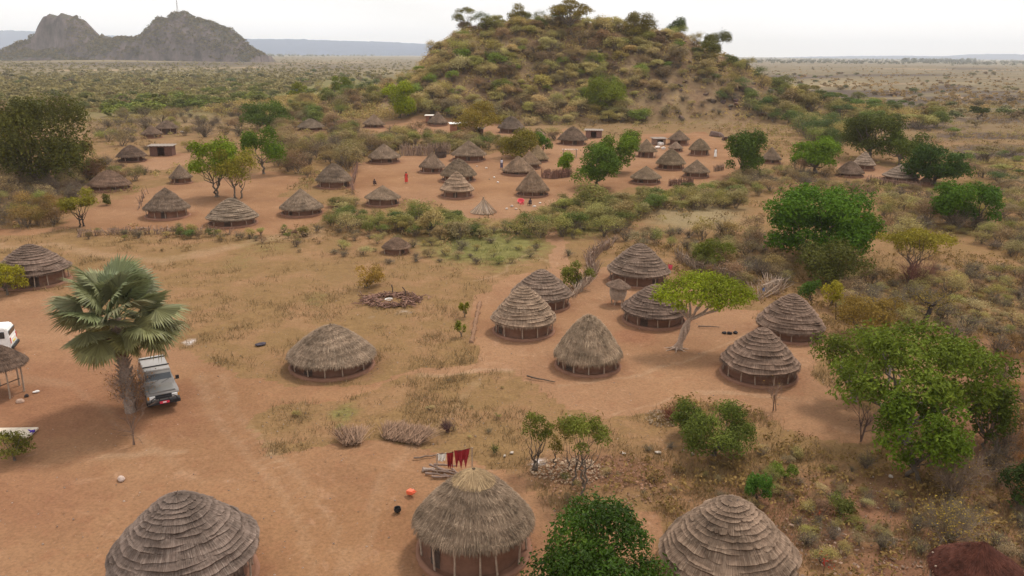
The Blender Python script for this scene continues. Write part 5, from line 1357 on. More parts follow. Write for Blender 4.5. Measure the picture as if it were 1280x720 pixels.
pole_fence('stake_hedge', 'tall hedge of stakes behind the pointed hut in the big yard', [(500, 194), (530, 194), (562, 192)], 2.0, 160, (.32, .22, .16), .07, .3)
pole_fence('brush_fence', 'tangled thorn brush fence left of the dark back hut', [(745, 345), (735, 330), (748, 316), (765, 308)], 1.2, 200, (.28, .19, .14), .035, .4)
pole_fence('brush_fence', 'thorn brush fence between the dark back hut and the shrubs', [(845, 322), (868, 338), (900, 346), (930, 358)], 1.1, 220, (.28, .20, .14), .035, .4)
pole_fence('brush_fence', 'brush barrier along the yard edge left of the wicker granary', [(716, 372), (724, 364), (738, 350), (742, 338)], 1.0, 120, (.38, .29, .22), .03, .45)
pole_fence('brush_fence', 'pile of pale bare branches beside the last hut of the yard', [(945, 374), (958, 370), (975, 366)], 1.6, 70, (.42, .31, .23), .035, .7)
pole_fence('brush_fence', 'broken fence stakes at the right of the last hut', [(1043, 398), (1050, 398), (1065, 402)], 1.4, 14, (.13, .08, .06), .08, .1, 0)
pole_fence('brush_fence', 'low dark brush line in front of the pointed near right hut', [(836, 232), (850, 231), (866, 230)], 1.0, 120, (.2, .11, .08))
pole_fence('brush_fence', 'low brush fence at the right edge of the right hand cluster', [(893, 214), (905, 212)], 1.0, 60, (.3, .2, .14))
pole_fence('brush_fence', 'brush fence below the three huts on the right', [(1085, 228), (1110, 232), (1150, 237)], 1.1, 160, (.24, .15, .11))
pole_fence('brush_fence', 'row of stakes along the near edge of the left compound', [(95, 296), (160, 292), (230, 292), (290, 293)], .8, 130, (.26, .17, .12), .06, .3)
pole_fence('stake_line', 'single leaning pole and stakes left of the two tier hut', [(174, 262), (183, 240)], 1.2, 14, (.2, .13, .1), .05, .3)
# low mud kerb along the yard edge
def kerb(label, pts, w=.30, h=.16, col=(.24, .135, .08)):
    P = np.array([at(*p) for p in pts]); r = np.random.default_rng(4)
    cum = np.r_[0, np.cumsum(np.linalg.norm(np.diff(P, axis=0), axis=1))]; u = np.linspace(0, cum[-1], 60)
    Q = np.stack([np.interp(u, cum, P[:, i]) for i in range(3)], -1)+r.normal(0, .03, (60, 3)); parts = tube_parts(Q, w*.55*(1+.2*np.sin(u*3)), 7)
    o = link('mud_kerb', mesh_from('mud_kerb', parts, M['mud'], True), None, (0, 0, -.05), color=col); tag(o, label, 'kerb')
kerb('low mud kerb running up the left side of the family yard', [(589, 428), (593, 410), (598, 385), (600, 377)])
# wooden rack, sheds
def rack():
    x, y, z = at(712, 196); root = empty('drying_rack', (x, y, z)); tag(root, 'pale wooden drying rack on four legs in front of the wide dark hut', 'rack')
    for sx in (-1.2, 1.2):
        for sy in (-.5, .5): link('leg', POSTS[0], root, (sx, sy, 0), (0, 0, 0), (1.6, 1.6, 1.3))
    r = np.random.default_rng(2); n = 26; X = np.linspace(-1.4, 1.4, n)
    link('platform', mesh_from('platform', [segs(np.stack([X, 0*X-.7, 0*X+1.36], -1), np.stack([X+r.normal(0, .05, n), 0*X+.7, 0*X+1.37], -1), .05, .04, r.random(n))], M['twig']), root, color=(.62, .50, .42))
rack()
def shed(label, px, py, w, dpt, h, rz, wall, roofc, open_=False, name='shed'):
    x, y, z = at(px, py); root = empty(name, (x, y, z-.05), rz); tag(root, label, 'shed'); HUTS.append((x, y, w*.7))
    t = .18; W = [box((-w/2+t/2, 0, h/2), (t, dpt, h)), box((w/2-t/2, 0, h/2), (t, dpt, h)), box((0, dpt/2-t/2, h/2), (w-2*t-.004, t, h))]
    dw = .8 if not open_ else 1.2
    W += [box((-(w/2+dw/2)/2+t*.5+.0, -dpt/2+t/2, h/2), ((w-dw)/2-t-.004, t, h)), box(((w/2+dw/2)/2-t*.5, -dpt/2+t/2, h/2), ((w-dw)/2-t-.004, t, h)), box((0, -dpt/2+t/2, h-.12), (dw-.01, t-.01, .24))]
    link('wall', mesh_from('wall', W, M['mud']), root, color=wall)
    r = np.random.default_rng(int(px)); nx_ = 24; X = np.linspace(-w/2-.3, w/2+.3, nx_); Y = np.array([-dpt/2-.3, dpt/2+.3])
    GXx, GYy = np.meshgrid(X, Y); Zz = h+.06+.03*np.sin(GXx*22)+.10*(GYy/dpt+.5)
    V = np.stack([GXx, GYy, Zz], -1).reshape(-1, 3); V = np.concatenate([V, V-[0, 0, .03]]); k = np.arange(nx_-1)
    F = np.stack([k, k+1, nx_+k+1, nx_+k], -1); F = np.concatenate([F, F[:, ::-1]+2*nx_, np.stack([k, 2*nx_+k, 2*nx_+k+1, k+1], -1)])
    link('roof', mesh_from('roof', [(V, F, None, 0)], M['plastic' if roofc[0] > .5 else 'tin']), root, color=roofc)
    if not open_: link('door', mesh_from('door', [box((0, -dpt/2+.06, h*.42), (dw-.04, .05, h*.80))], M['darkwood']), root)
shed('low mud shed with a flat pale roof and dark opening, below the farthest left huts', 204, 194, 3.9, 2.2, 1.8, .1, (.15, .08, .06), (.28, .22, .18), True)
shed('square brick shed with a white sheet roof at the foot of the hill', 573, 166, 3.8, 3.0, 2.2, .15, (.30, .13, .08), (.82, .78, .72))
shed('small brown mud store left of the large dull hut', 598, 170, 2.2, 2.0, 1.7, 0, (.19, .10, .07), (.3, .25, .2), True)
shed('smaller brick shed with a pale roof behind the brown hut', 539, 152, 2.6, 2.0, 1.6, 0, (.26, .12, .08), (.75, .68, .60))
shed('broken shed of poles and brick behind the wide dark hut', 742, 172, 3.6, 2.4, 1.7, -.1, (.20, .11, .085), (.3, .22, .17), True)
shed('small mud lean to behind the right hand cluster', 823, 180, 2.4, 1.8, 1.2, .2, (.24, .16, .12), (.42, .34, .28), True)
shed('tiny white roofed house far out on the left plain', 476, 69.5, 16, 9, 4, .2, (.7, .62, .55), (.8, .8, .78))
# log leaning by the hedge, pale posts
x, y, z = at(19, 545)
sl = link('concrete_slab', bevel_box_mesh('concrete_slab', [box((0, 0, .04), (3.6, 1.1, .12))], M['mud'], .02), None, (x-1.0, y+.25, z+.0), (0, 0, .05), color=(.62, .52, .40)); tag(sl, 'flat pale slab at the left edge with a flowering shrub in front', 'slab')
x, y, z = at(39, 543)
import bmesh
o = cloth('purple_cloth', 'small purple cloth at the corner of the pale slab', ((x-.15, y, z+.30), (x+.2, y+.1, z+.26)), .24, (.10, .05, .42), 5)
# basins and washing by the sharp cone hut
x, y, z = at(651, 253)
o = link('basin', mesh_from('basin', [lathe([(.01, .02), (.30, .02), (.42, .30), (.45, .32), (.40, .30), (.28, .06), (.01, .05)], 24)], M['plastic'], True), None, (x, y, z), (.5, 0, 0), (1.1, 1.1, 1.1), (.62, .03, .05)); tag(o, 'bright red basin on the swept earth left of the sharp cone hut', 'basin')
cloth('pink_cloth', 'pink cloth spread on the ground below the red basin', ((x-.3, y-2.2, z+.35), (x+.5, y-2.1, z+.35)), .3, (.65, .16, .14), 8)
x, y, z = at(836, 349)
cloth('red_bundle', 'small red cloth hanging at the wall of the dark back hut', ((x-.2, y-.2, z+1.5), (x+.25, y-.2, z+1.45)), .6, (.72, .10, .14), 9)
for px, py, s, c_, lb in [(640,258,.35,(.45,.34,.28),''),(633,261,.28,(.66,.58,.52),''),(645,261,.3,(.5,.38,.3),''),(668,258,.3,(.7,.62,.55),''),(675,254,.25,(.7,.62,.55),''),(596,208,.25,(.6,.5,.42),''),(608,210,.3,(.7,.6,.5),''),(618,222,.3,(.7,.62,.55),''),(622,228,.3,(.66,.56,.5),''),(612,224,.2,(.2,.15,.12),'')]:
    stone(px, py, s*.6, 'small household lump or stone lying on the floor of the big swept yard', c_, 'yard_stone', 'stones and bits on the floor of the big yard')
for px, py, s in [(818,179,.6),(822,185,.55),(826,181,.7),(829,186,.45),(232,162,.5),(228,165,.4)]:
    stone(px, py, s, 'pale block in a small heap behind the huts', (.66, .58, .52), 'pale_block', 'pale blocks behind the huts')
stone(45, 490, .16, 'white lump lying beyond the tan stone at the left edge', (.75, .70, .66), flat=.45); stone(33, 495, .12, 'small black lump beside the tan stone at the left edge', (.04, .03, .03))
stone(326, 431, .34, 'small dark burnt heap in the grass left of the lone shaggy hut', (.05, .04, .05), flat=.3)
o = cloth('blue_cloth', 'scrap of blue cloth among the pale bare branches', (tuple(np.array(at(952, 372, .9))), tuple(np.array(at(956, 372, .95)))), .35, (.05, .18, .45), 11)

# ------------------------------------------------------------------ people
def person(px, py, label, pose, cloth_c, rz=0, hgt=1.65, lower=None):
    x, y, z = at(px, py); root_me = bpy.data.meshes.new('person'); S = hgt/1.7
    if pose == 'stand':
        V = {'pel': (0, 0, .93), 'wst': (0, .01, 1.12), 'chs': (0, 0, 1.33), 'nk': (0, 0, 1.46), 'hd': (0, -.01, 1.57), 'ht': (0, 0, 1.68),
             'lh': (.10, 0, .88), 'lk': (.11, -.02, .48), 'la': (.11, .02, .07), 'lf': (.12, -.15, .03), 'rh': (-.10, 0, .88), 'rk': (-.12, -.04, .48), 'ra': (-.12, .0, .07), 'rf': (-.13, -.17, .03),
             'ls': (.18, 0, 1.39), 'le': (.24, .02, 1.12), 'lw': (.25, -.06, .88), 'lp': (.25, -.08, .79), 'rs': (-.18, 0, 1.39), 're': (-.24, .02, 1.12), 'rw': (-.25, -.06, .88), 'rp': (-.25, -.08, .79)}
    else:
        V = {'pel': (0, .05, .14), 'wst': (0, .05, .34), 'chs': (0, 0, .55), 'nk': (0, -.03, .68), 'hd': (0, -.06, .79), 'ht': (0, -.05, .90),
             'lh': (.12, 0, .14), 'lk': (.2, -.38, .34), 'la': (.15, -.50, .06), 'lf': (.16, -.64, .03), 'rh': (-.12, 0, .14), 'rk': (-.2, -.38, .34), 'ra': (-.15, -.50, .06), 'rf': (-.16, -.64, .03),
             'ls': (.18, 0, .61), 'le': (.25, -.14, .40), 'lw': (.16, -.36, .38), 'lp': (.12, -.42, .37), 'rs': (-.18, 0, .61), 're': (-.25, -.14, .40), 'rw': (-.16, -.36, .38), 'rp': (-.12, -.42, .37)}
    rad = {'pel': .13, 'wst': .11, 'chs': .14, 'nk': .055, 'hd': .115, 'ht': .085, 'lh': .09, 'lk': .06, 'la': .04, 'lf': .035, 'rh': .09, 'rk': .06, 'ra': .04, 'rf': .035, 'ls': .065, 'le': .042, 'lw': .03, 'lp': .03, 'rs': .065, 're': .042, 'rw': .03, 'rp': .03}
    E = [('pel','wst'),('wst','chs'),('chs','nk'),('nk','hd'),('hd','ht'),('pel','lh'),('lh','lk'),('lk','la'),('la','lf'),('pel','rh'),('rh','rk'),('rk','ra'),('ra','rf'),('chs','ls'),('ls','le'),('le','lw'),('lw','lp'),('chs','rs'),('rs','re'),('re','rw'),('rw','rp')]
    ks = list(V); ix = {k: i for i, k in enumerate(ks)}
    root_me.from_pydata([tuple(np.array(V[k])*S) for k in ks], [(ix[a], ix[b]) for a, b in E], []); root_me.materials.append(M['skin'])
    o = bpy.data.objects.new('person', root_me); C.objects.link(o); o.location = (x, y, z); o.rotation_euler = (0, 0, rz)
    root_me.skin_vertices.new() if hasattr(root_me.skin_vertices, 'new') else None
    sk = o.modifiers.new('Skin', 'SKIN')
    if not root_me.skin_vertices:
        return o
    for i, k in enumerate(ks): root_me.skin_vertices[0].data[i].radius = (rad[k]*S, rad[k]*S)
    root_me.skin_vertices[0].data[0].use_root = True
    sb = o.modifiers.new('Sub', 'SUBSURF'); sb.levels = 1; sb.render_levels = 1
    tag(o, label, 'person')
    hx, hy, hz = np.array(V['hd'])*S
    link('hair', mesh_from('hair', [lathe([(.01, .10), (.06, .09), (.098, .04), (.10, .0)], 16)], M['hair'], True), o, (hx, hy+.015, hz+.045))
    if pose == 'stand':
        link('shirt', mesh_from('shirt', [lathe([(.08, 1.47), (.20, 1.42), (.20, 1.2), (.17, 1.05), (.19, .88)], 20)], M['cloth'], True), o, (0, 0, 0), (0, 0, 0), (S, S*.8, S), cloth_c)
        link('wrap_skirt', mesh_from('wrap_skirt', [lathe([(.17, 1.02), (.21, .85), (.24, .5), (.26, .22)], 20)], M['cloth'], True), o, (0, 0, 0), (0, 0, 0), (S, S*.85, S), lower or cloth_c)
    else:
        link('shirt', mesh_from('shirt', [lathe([(.08, .70), (.20, .64), (.20, .4), (.22, .1)], 20)], M['cloth'], True), o, (0, .0, 0), (.08, 0, 0), (S, S*.85, S), cloth_c)
    return o
person(508, 229, 'person standing in red clothes in the middle of the big swept yard', 'stand', (.55, .05, .035), .3, 1.7)
person(468, 231, 'person in dark clothes sitting on the ground in the big swept yard', 'sit', (.06, .03, .03), .6)
person(627, 211, 'person in pale shirt and dark wrap standing by the shrubs behind the front pair hut', 'stand', (.62, .58, .62), .2, 1.7, (.10, .08, .12))
person(894, 197, 'person in white standing beside the rounded hut of the right hand cluster', 'stand', (.80, .78, .74), -.3, 1.7)
person(663, 256, 'person in dark clothes sitting beside the red basin', 'sit', (.05, .03, .04), -.5)
person(435, 167-4, 'person in white below the hill foot huts', 'stand', (.75, .72, .66), .2, 1.6) if False else None

# ------------------------------------------------------------------ boulders on the hill
def boulder_protos():
    out = []
    for s_ in range(5):
        r = np.random.default_rng(300+s_); bm = bmesh.new(); bmesh.ops.create_icosphere(bm, subdivisions=3, radius=1)
        n_ = r.normal(0, 1, (16, 3)); n_ /= np.linalg.norm(n_, axis=1, keepdims=True); dd = r.uniform(.42, .85, 16)
        for v in bm.verts:
            c = np.array(v.co)
            for k in range(16):
                e = c @ n_[k]-dd[k]
                if e > 0: c = c-n_[k]*e*.97
            v.co = Vector(c*np.array([1, .85, .75])*(1+r.normal(0, .015)))
        me = bpy.data.meshes.new('boulder'); bm.to_mesh(me); bm.free(); me.materials.append(M['rock']); out.append(me)
    return out
BO = boulder_protos(); rb = random.Random(21)
for i in range(150):
    for _ in range(60):
        if i < 26: px, py = rb.uniform(540, 960), rb.uniform(22, 60)
        elif i < 60: px, py = rb.uniform(880, 1010), rb.uniform(100, 185)
        else: px, py = rb.uniform(420, 990), rb.uniform(50, 165)
        g, d = ground(px, py)
        if g is None or d > 330 or hill_h(g[0], g[1]) < 1.5: continue
        break
    else: continue
    s_ = rb.uniform(.4, 1.35)*(1.3 if i < 26 else 1)
    o = link('boulder', BO[rb.randrange(5)], None, (g[0], g[1], g[2]+s_*.15), (rb.uniform(-.4, .4), rb.uniform(-.4, .4), rb.uniform(0, 6.28)), (s_*rb.uniform(.8, 1.5), s_, s_*rb.uniform(.6, 1.0)), jit((.115, .075, .06), rb, .35))
    tag(o, 'purple brown boulder among the dry bushes of the hill', 'boulder', 'boulders on the hill')
for px, py, s_, lb in [(895,170,2.6,'dark jagged rock pile behind the right hand cluster'),(908,175,1.9,'smaller brown rock beside the dark rock pile'),(852,148,1.5,'flat brown rock above the right hand cluster'),(460,104,2.6,'purple rock crest on the low ridge'),(477,100,2.2,'rock at the right end of the low ridge crest'),(930,112,2.4,'dark rock in the bushes on the right slope')]:
    g, d = ground(px, py); o = link('rock', BO[rb.randrange(5)], None, (g[0], g[1], g[2]+.1), (.2, .1, rb.uniform(0, 6)), (s_*1.1, s_*.8, s_*.8), (.115, .068, .052)); tag(o, lb, 'rock')

# ------------------------------------------------------------------ scattered bushes and trees
def pin(px, py, poly):
    c = False; x0, y0 = poly[-1]
    for x1, y1 in poly:
        if (y0 > py) != (y1 > py) and px < (x1-x0)*(py-y0)/(y1-y0)+x0: c = not c
        x0, y0 = x1, y1
    return c
def clear(x, y, rad, hard=True):
    for hx, hy, hr in HUTS:
        if (x-hx)**2+(y-hy)**2 < (hr+rad*.9)**2: return False
        # keep the line of sight to the hut from the sky side open in front of it
        if hard and abs(x-hx*y/hy) < hr and 0 < hy-y < rad*2.2+hr: return False
    return True
import time as _t
_T0 = _t.time()
def scatter(poly, n, size, hf, protos, colors, name, label, cat, group, seed, mind=.55, avoid=True, bare_ok=False, stem=(.15, .115, .085), yfun=None, tries=40):
    r = random.Random(seed); xs_ = [p[0] for p in poly]; ys_ = [p[1] for p in poly]; cnt = 0; loc = []
    for i in range(n):
        for _ in range(tries):
            px, py = r.uniform(min(xs_), max(xs_)), r.uniform(min(ys_), max(ys_))
            if not pin(px, py, poly): continue
            if not bare_ok and any(pin(px, py, b) for b in BARE): continue
            g, d = ground(px, py)
            if g is None: continue
            W = r.uniform(*size)*(1.25 if r.random() < .15 else 1)
            if any((g[0]-a)**2+(g[1]-b)**2 < (mind*(W+w_)/2)**2 for a, b, w_ in loc): continue
            if avoid and not clear(g[0], g[1], W/2): continue
            hh_ = W*r.uniform(*hf); tv = project(np.array([g[0], g[1], g[2]+hh_]))[1]; wp = W/d*FPX
            if avoid and any(g[1] < q[4] and abs(px-q[0]) < q[3]*.5+wp*.35 and tv < q[2]-1 and py > q[1] for q in HUTPX): continue
            loc.append((g[0], g[1], W)); c = jit(colors[r.randrange(len(colors))], r, .22)
            place_bush(name, label, cat, group, g[0], g[1], W, hh_, protos, c, stem, r, W*.04); cnt += 1
            break
    return cnt
OL = [(.21, .225, .10), (.235, .235, .125), (.19, .20, .09), (.25, .24, .135), (.22, .20, .12)]
BR_ = [(.19, .155, .12), (.215, .18, .14), (.16, .125, .10), (.21, .19, .14)]
GR_ = [(.11, .155, .06), (.09, .135, .055), (.125, .16, .06), (.075, .115, .05)]
TN = [(.26, .245, .16), (.28, .265, .175), (.225, .22, .13)]
HC = [tuple(min(.6, q*1.3) for q in c) for c in OL+TN+TN]+BR_+[(.16, .23, .06), (.13, .19, .05)]
HB = 'bushes on the rocky hill'
L1 = 'olive or brown dry bush growing on the rocky hill'
scatter([(500,150),(500,100),(540,50),(570,32),(620,25),(700,22),(800,28),(850,45),(870,80),(820,110),(800,155),(640,160)], 265, (3.4, 7.0), (.5, .75), FUZZY+LEAFY, HC, 'hillside_bush', L1, 'bush', HB, 1, .34)
scatter([(800,155),(820,100),(850,45),(900,60),(940,100),(900,150)], 34, (2.2, 5), (.5, .75), FUZZY+TWIGGY, OL+BR_+TN, 'hillside_bush', L1, 'bush', HB, 2, .5)
scatter([(560,40),(600,20),(640,18),(700,16),(780,18),(860,36),(930,75),(900,90),(850,55),(780,34),(600,40)], 34, (3, 6), (.6, .9), FUZZY+LEAFY, OL+GR_, 'summit_bush', 'olive green bush along the top of the hill', 'bush', 'bushes along the summit', 3, .4)
scatter([(870,70),(930,85),(1000,120),(1060,170),(1040,195),(985,165),(930,140),(880,120)], 62, (4, 7), (.6, .85), LEAFY+FUZZY, GR_+OL, 'flank_bush', 'green or olive bush on the right flank of the hill', 'bush', 'bushes on the right flank of the hill', 4, .42)
scatter([(380,150),(380,118),(420,96),(500,88),(510,110),(480,130),(440,145)], 46, (3.5, 6.5), (.6, .85), LEAFY+FUZZY, GR_+OL+BR_, 'ridge_bush', 'bush on the low ridge left of the hill', 'bush', 'bushes on the low ridge', 5, .42)
scatter([(340,200),(345,165),(372,160),(450,168),(500,165),(500,192),(455,196),(440,215),(390,200),(385,225),(345,212)], 110, (2.6, 5), (.6, .9), FUZZY+TWIGGY+FUZZY, BR_+OL, 'hedge_bush', 'brown or olive bush in the belt left of the big swept yard', 'bush', 'bushes in the belt left of the big yard', 6, .45)
scatter([(470,190),(500,168),(560,168),(640,172),(700,170),(690,180),(640,190),(600,192),(520,190)], 80, (2.2, 4), (.5, .8), FUZZY+LEAFY, OL+BR_+GR_[:1], 'hedge_bush', 'olive bush in the tall hedge behind the big swept yard', 'bush', 'bushes of the tall hedge', 7, .4, bare_ok=True)
scatter([(340,168),(360,130),(385,130),(400,150),(460,162),(520,168),(440,172),(380,166)], 40, (3, 6), (.6, .85), LEAFY+FUZZY, OL+GR_+BR_, 'slope_bush', 'olive bush near the far left huts at the foot of the hill', 'bush', 'bushes at the left foot of the hill', 8, .45)
scatter([(390,262),(455,252),(560,272),(640,290),(700,255),(760,255),(840,240),(930,235),(920,262),(820,262),(760,300),(700,300),(640,296),(560,300),(420,290),(385,280)], 190, (1.7, 4.0), (.5, .85), LEAFY+FUZZY+FUZZY, GR_+OL+OL+TN, 'scrub_bush', 'green or olive scrub bush between the big swept yard and the grass', 'bush', 'scrub between the yards', 9, .5)
scatter([(300,292),(420,288),(560,300),(700,300),(720,320),(640,330),(560,330),(480,330),(330,308)], 50, (.8, 1.9), (.4, .7), FUZZY+TWIGGY, OL+TN+BR_, 'low_scrub', 'low dry scrub in the middle grassland', 'bush', 'low scrub in the middle grassland', 10, .6)
scatter([(-20,200),(30,212),(100,215),(160,238),(130,265),(80,250),(60,262),(-20,255)], 60, (2.2, 4.6), (.55, .85), TWIGGY+FUZZY, BR_+BR_+OL+[(.10, .055, .05)], 'thorn_bush', 'brown thorny bush at the left below the massive dark tree', 'bush', 'thorn bushes at the left', 11, .5)
scatter([(-20,262),(80,262),(82,280),(60,286),(-20,290)], 20, (2.4, 3.6), (.6, .8), FUZZY+TWIGGY, [(.18, .175, .06), (.19, .15, .07), (.14, .10, .06)], 'hedge_bush', 'bush of the thick hedge at the left edge', 'bush', 'hedge at the left edge', 12, .4)
scatter([(150,140),(230,128),(330,140),(350,160),(300,170),(240,180),(180,188),(140,180),(100,165)], 60, (2.4, 5.5), (.5, .75), TWIGGY+FUZZY, BR_+OL+BR_, 'dry_bush', 'grey brown dry bush round the far left huts', 'bush', 'dry bushes round the far left huts', 13, .6)
scatter([(125,203),(160,206),(240,188),(300,190),(215,205),(160,232),(140,222)], 22, (2, 3.6), (.5, .8), TWIGGY+FUZZY, BR_+OL+[(.17, .165, .06)], 'dry_bush', 'dry bush between the far left huts and the left compound', 'bush', 'dry bushes above the left compound', 14, .5)
scatter([(110,292),(180,290),(300,292),(340,286),(400,284),(395,296),(300,302),(110,300)], 26, (.8, 1.8), (.6, .9), FUZZY+LEAFY+TWIGGY, OL+GR_+BR_, 'row_shrub', 'small shrub in the row along the near edge of the left compound', 'bush', 'row of shrubs along the left compound', 15, .55)
scatter([(940,205),(985,212),(1050,225),(1200,240),(1290,260),(1290,330),(1180,290),(1110,300),(1100,250),(1000,232),(900,262),(920,235)], 165, (1.6, 4.4), (.45, .75), FUZZY+TWIGGY+FUZZY, TN+OL+BR_, 'slope_scrub', 'dry tan or olive bush on the grassy slope right of the village', 'bush', 'dry bushes on the right slope', 16, .6)
scatter([(740,305),(860,290),(945,290),(985,340),(990,360),(930,360),(880,340),(850,312)], 64, (1.4, 3.2), (.5, .85), FUZZY+TWIGGY, TN+BR_+OL, 'slope_scrub', 'dry bush behind the family yard', 'bush', 'dry bushes behind the family yard', 17, .5)
scatter([(1040,350),(1110,345),(1290,330),(1290,430),(1200,425),(1100,400),(1050,400)], 110, (1.2, 3.2), (.4, .7), FUZZY+TWIGGY, TN+OL+BR_, 'open_scrub', 'low dry bush on the open slope round the black leaning tree', 'bush', 'low bushes on the open slope', 18, .7)
scatter([(985,110),(1050,120),(1140,135),(1180,150),(1200,180),(1130,160),(1060,158),(1020,145)], 52, (4, 7.5), (.5, .75), LEAFY+FLAT, GR_+OL, 'slope_tree', 'olive green tree right of the foot of the hill', 'tree', 'trees right of the foot of the hill', 19, .45)
scatter([(1180,200),(1290,190),(1290,260),(1220,235)], 30, (2, 5), (.35, .55), FLAT+TWIGGY+FUZZY, GR_+OL+BR_, 'slope_scrub', 'low green or brown bush at the right edge of the slope', 'bush', 'bushes at the right edge', 20, .6)
scatter([(980,560),(1080,575),(1120,610),(1290,640),(1290,720),(1190,690),(1040,720),(990,660),(960,600)], 60, (.5, 1.3), (.4, .8), FUZZY+TWIGGY+TWIGGY, TN+BR_+OL, 'dry_weed', 'knee high dry weed on the slope at the bottom right', 'bush', 'dry weeds at the bottom right', 21, .6)
scatter([(1240,420),(1290,420),(1290,640),(1220,640),(1250,500)], 24, (1.0, 2.4), (.6, .9), TWIGGY+FUZZY, [(.2, .12, .06), (.24, .15, .07), (.14, .10, .05)], 'dry_bush', 'red brown dry bush at the right edge beside the big open tree', 'bush', 'dry bushes at the right edge', 22, .5)
scatter([(700,560),(800,530),(960,560),(960,640),(830,640),(700,640)], 22, (.35, .8), (.4, .8), FUZZY+TWIGGY, TN+BR_, 'dry_weed', 'small dry weed on the reddish slope above the glossy tree', 'bush', 'dry weeds on the reddish slope', 23, .8)
scatter([(330,520),(420,500),(560,475),(640,480),(690,520),(640,560),(560,545),(420,545),(350,560)], 12, (.3, .7), (.35, .6), FUZZY+TWIGGY, TN+OL, 'dry_weed', 'small dry weed in the grass patch above the stick piles', 'bush', 'dry weeds in the middle grass patch', 24, .8)
# plains
GRP = 'scattered trees of the left plain'
PG = [(.085, .11, .06), (.11, .13, .07), (.14, .14, .09), (.15, .13, .10), (.12, .14, .07)]
scatter([(-30,155),(-30,95),(500,84),(480,100),(400,110),(340,128),(150,140)], 270, (3.0, 7), (.4, .65), FARP+[LEAFY[0], FUZZY[1]], PG, 'plain_bush', 'dark or olive bush on the left plain before the rocky hills', 'bush', GRP, 30, .5)
scatter([(100,150),(150,128),(300,108),(400,100),(470,100),(400,120),(340,130),(250,136)], 90, (4, 8), (.4, .65), FARP, [(.12, .15, .05), (.14, .17, .05), (.09, .12, .04)], 'plain_bush', 'green bush in the green belt of the left plain', 'bush', 'bushes in the green belt', 31, .4)
scatter([(940,100),(930,76),(1290,79),(1290,150),(1200,160),(1080,118),(1000,108)], 90, (3.0, 7.5), (.4, .6), FARP, PG+BR_, 'plain_tree', 'dark or brown tree dotted over the right plain', 'tree', 'scattered trees of the right plain', 32, 1.2)
def mass(name, label, n, poly, size, hh, col, seed):
    r = np.random.default_rng(seed); xs_ = [p[0] for p in poly]; ys_ = [p[1] for p in poly]; parts = []; P = []
    while len(P) < n:
        px, py = r.uniform(min(xs_), max(xs_)), r.uniform(min(ys_), max(ys_))
        if not pin(px, py, poly): continue
        q = ray(px, py)
        if q[2] > -.0016: continue
        t_ = CAMZ/-q[2]; x_, y_ = q[0]*t_, q[1]*t_; t_ = (CAMZ-gz(x_, y_))/-q[2]
        P.append((q[0]*t_, q[1]*t_, gz(q[0]*t_, q[1]*t_)))
    P = np.array(P); k = 22; sz = r.uniform(*size, n)
    c = np.repeat(P, k, 0); s_ = np.repeat(sz, k); dr = blob_dirs(r, n*k, -.2)
    Q = c+dr*s_[:, None]*np.array([.5, .5, hh])*r.uniform(.5, 1, (n*k, 1)); Q[:, 2] += s_*hh*.45
    t = np.clip(np.repeat(r.random(n), k)*.6+r.random(n*k)*.4, 0, 1)
    parts.append(leaves(r, Q, dr+[0, 0, .3], 1.0, .8, t)); V, F, tt, kk = parts[0]
    V = V.reshape(-1, 4, 3); ctr = V.mean(1, keepdims=True); V = ctr+(V-ctr)*(s_*.36)[:, None, None]; parts[0] = (V.reshape(-1, 3), F, tt, kk)
    o = link(name, mesh_from(name, parts, M['scrub']), None, color=col); tag(o, label, 'scrub', kind='stuff')
mass('plain_scrub', 'low brown scrub dotted over the right plain', 900, [(900,78),(1290,80),(1290,132),(1200,140),(1060,112),(960,100)], (1.0, 3.6), .3, (.24, .19, .12), 5)
mass('far_scrub', 'distant scrub belt under the right horizon', 800, [(880,74),(900,69.5),(1290,74),(1290,82),(900,79)], (6, 14), .5, (.085, .095, .055), 1)
mass('far_scrub', 'darker tree belt far out at the right', 160, [(1125,79),(1130,75),(1220,76),(1220,80)], (10, 18), .7, (.05, .065, .035), 2)
mass('far_scrub', 'distant scrub of the left plain under the rocky hills', 5200, [(-30,140),(-30,72),(300,69),(520,65),(510,92),(420,100),(340,120),(150,136)], (1.8, 5), .32, (.19, .185, .115), 3)
mass('far_scrub', 'dark tree belt at the right foot of the rocky hills', 220, [(320,72),(330,66),(530,65),(520,70)], (8, 16), .6, (.07, .085, .05), 4)
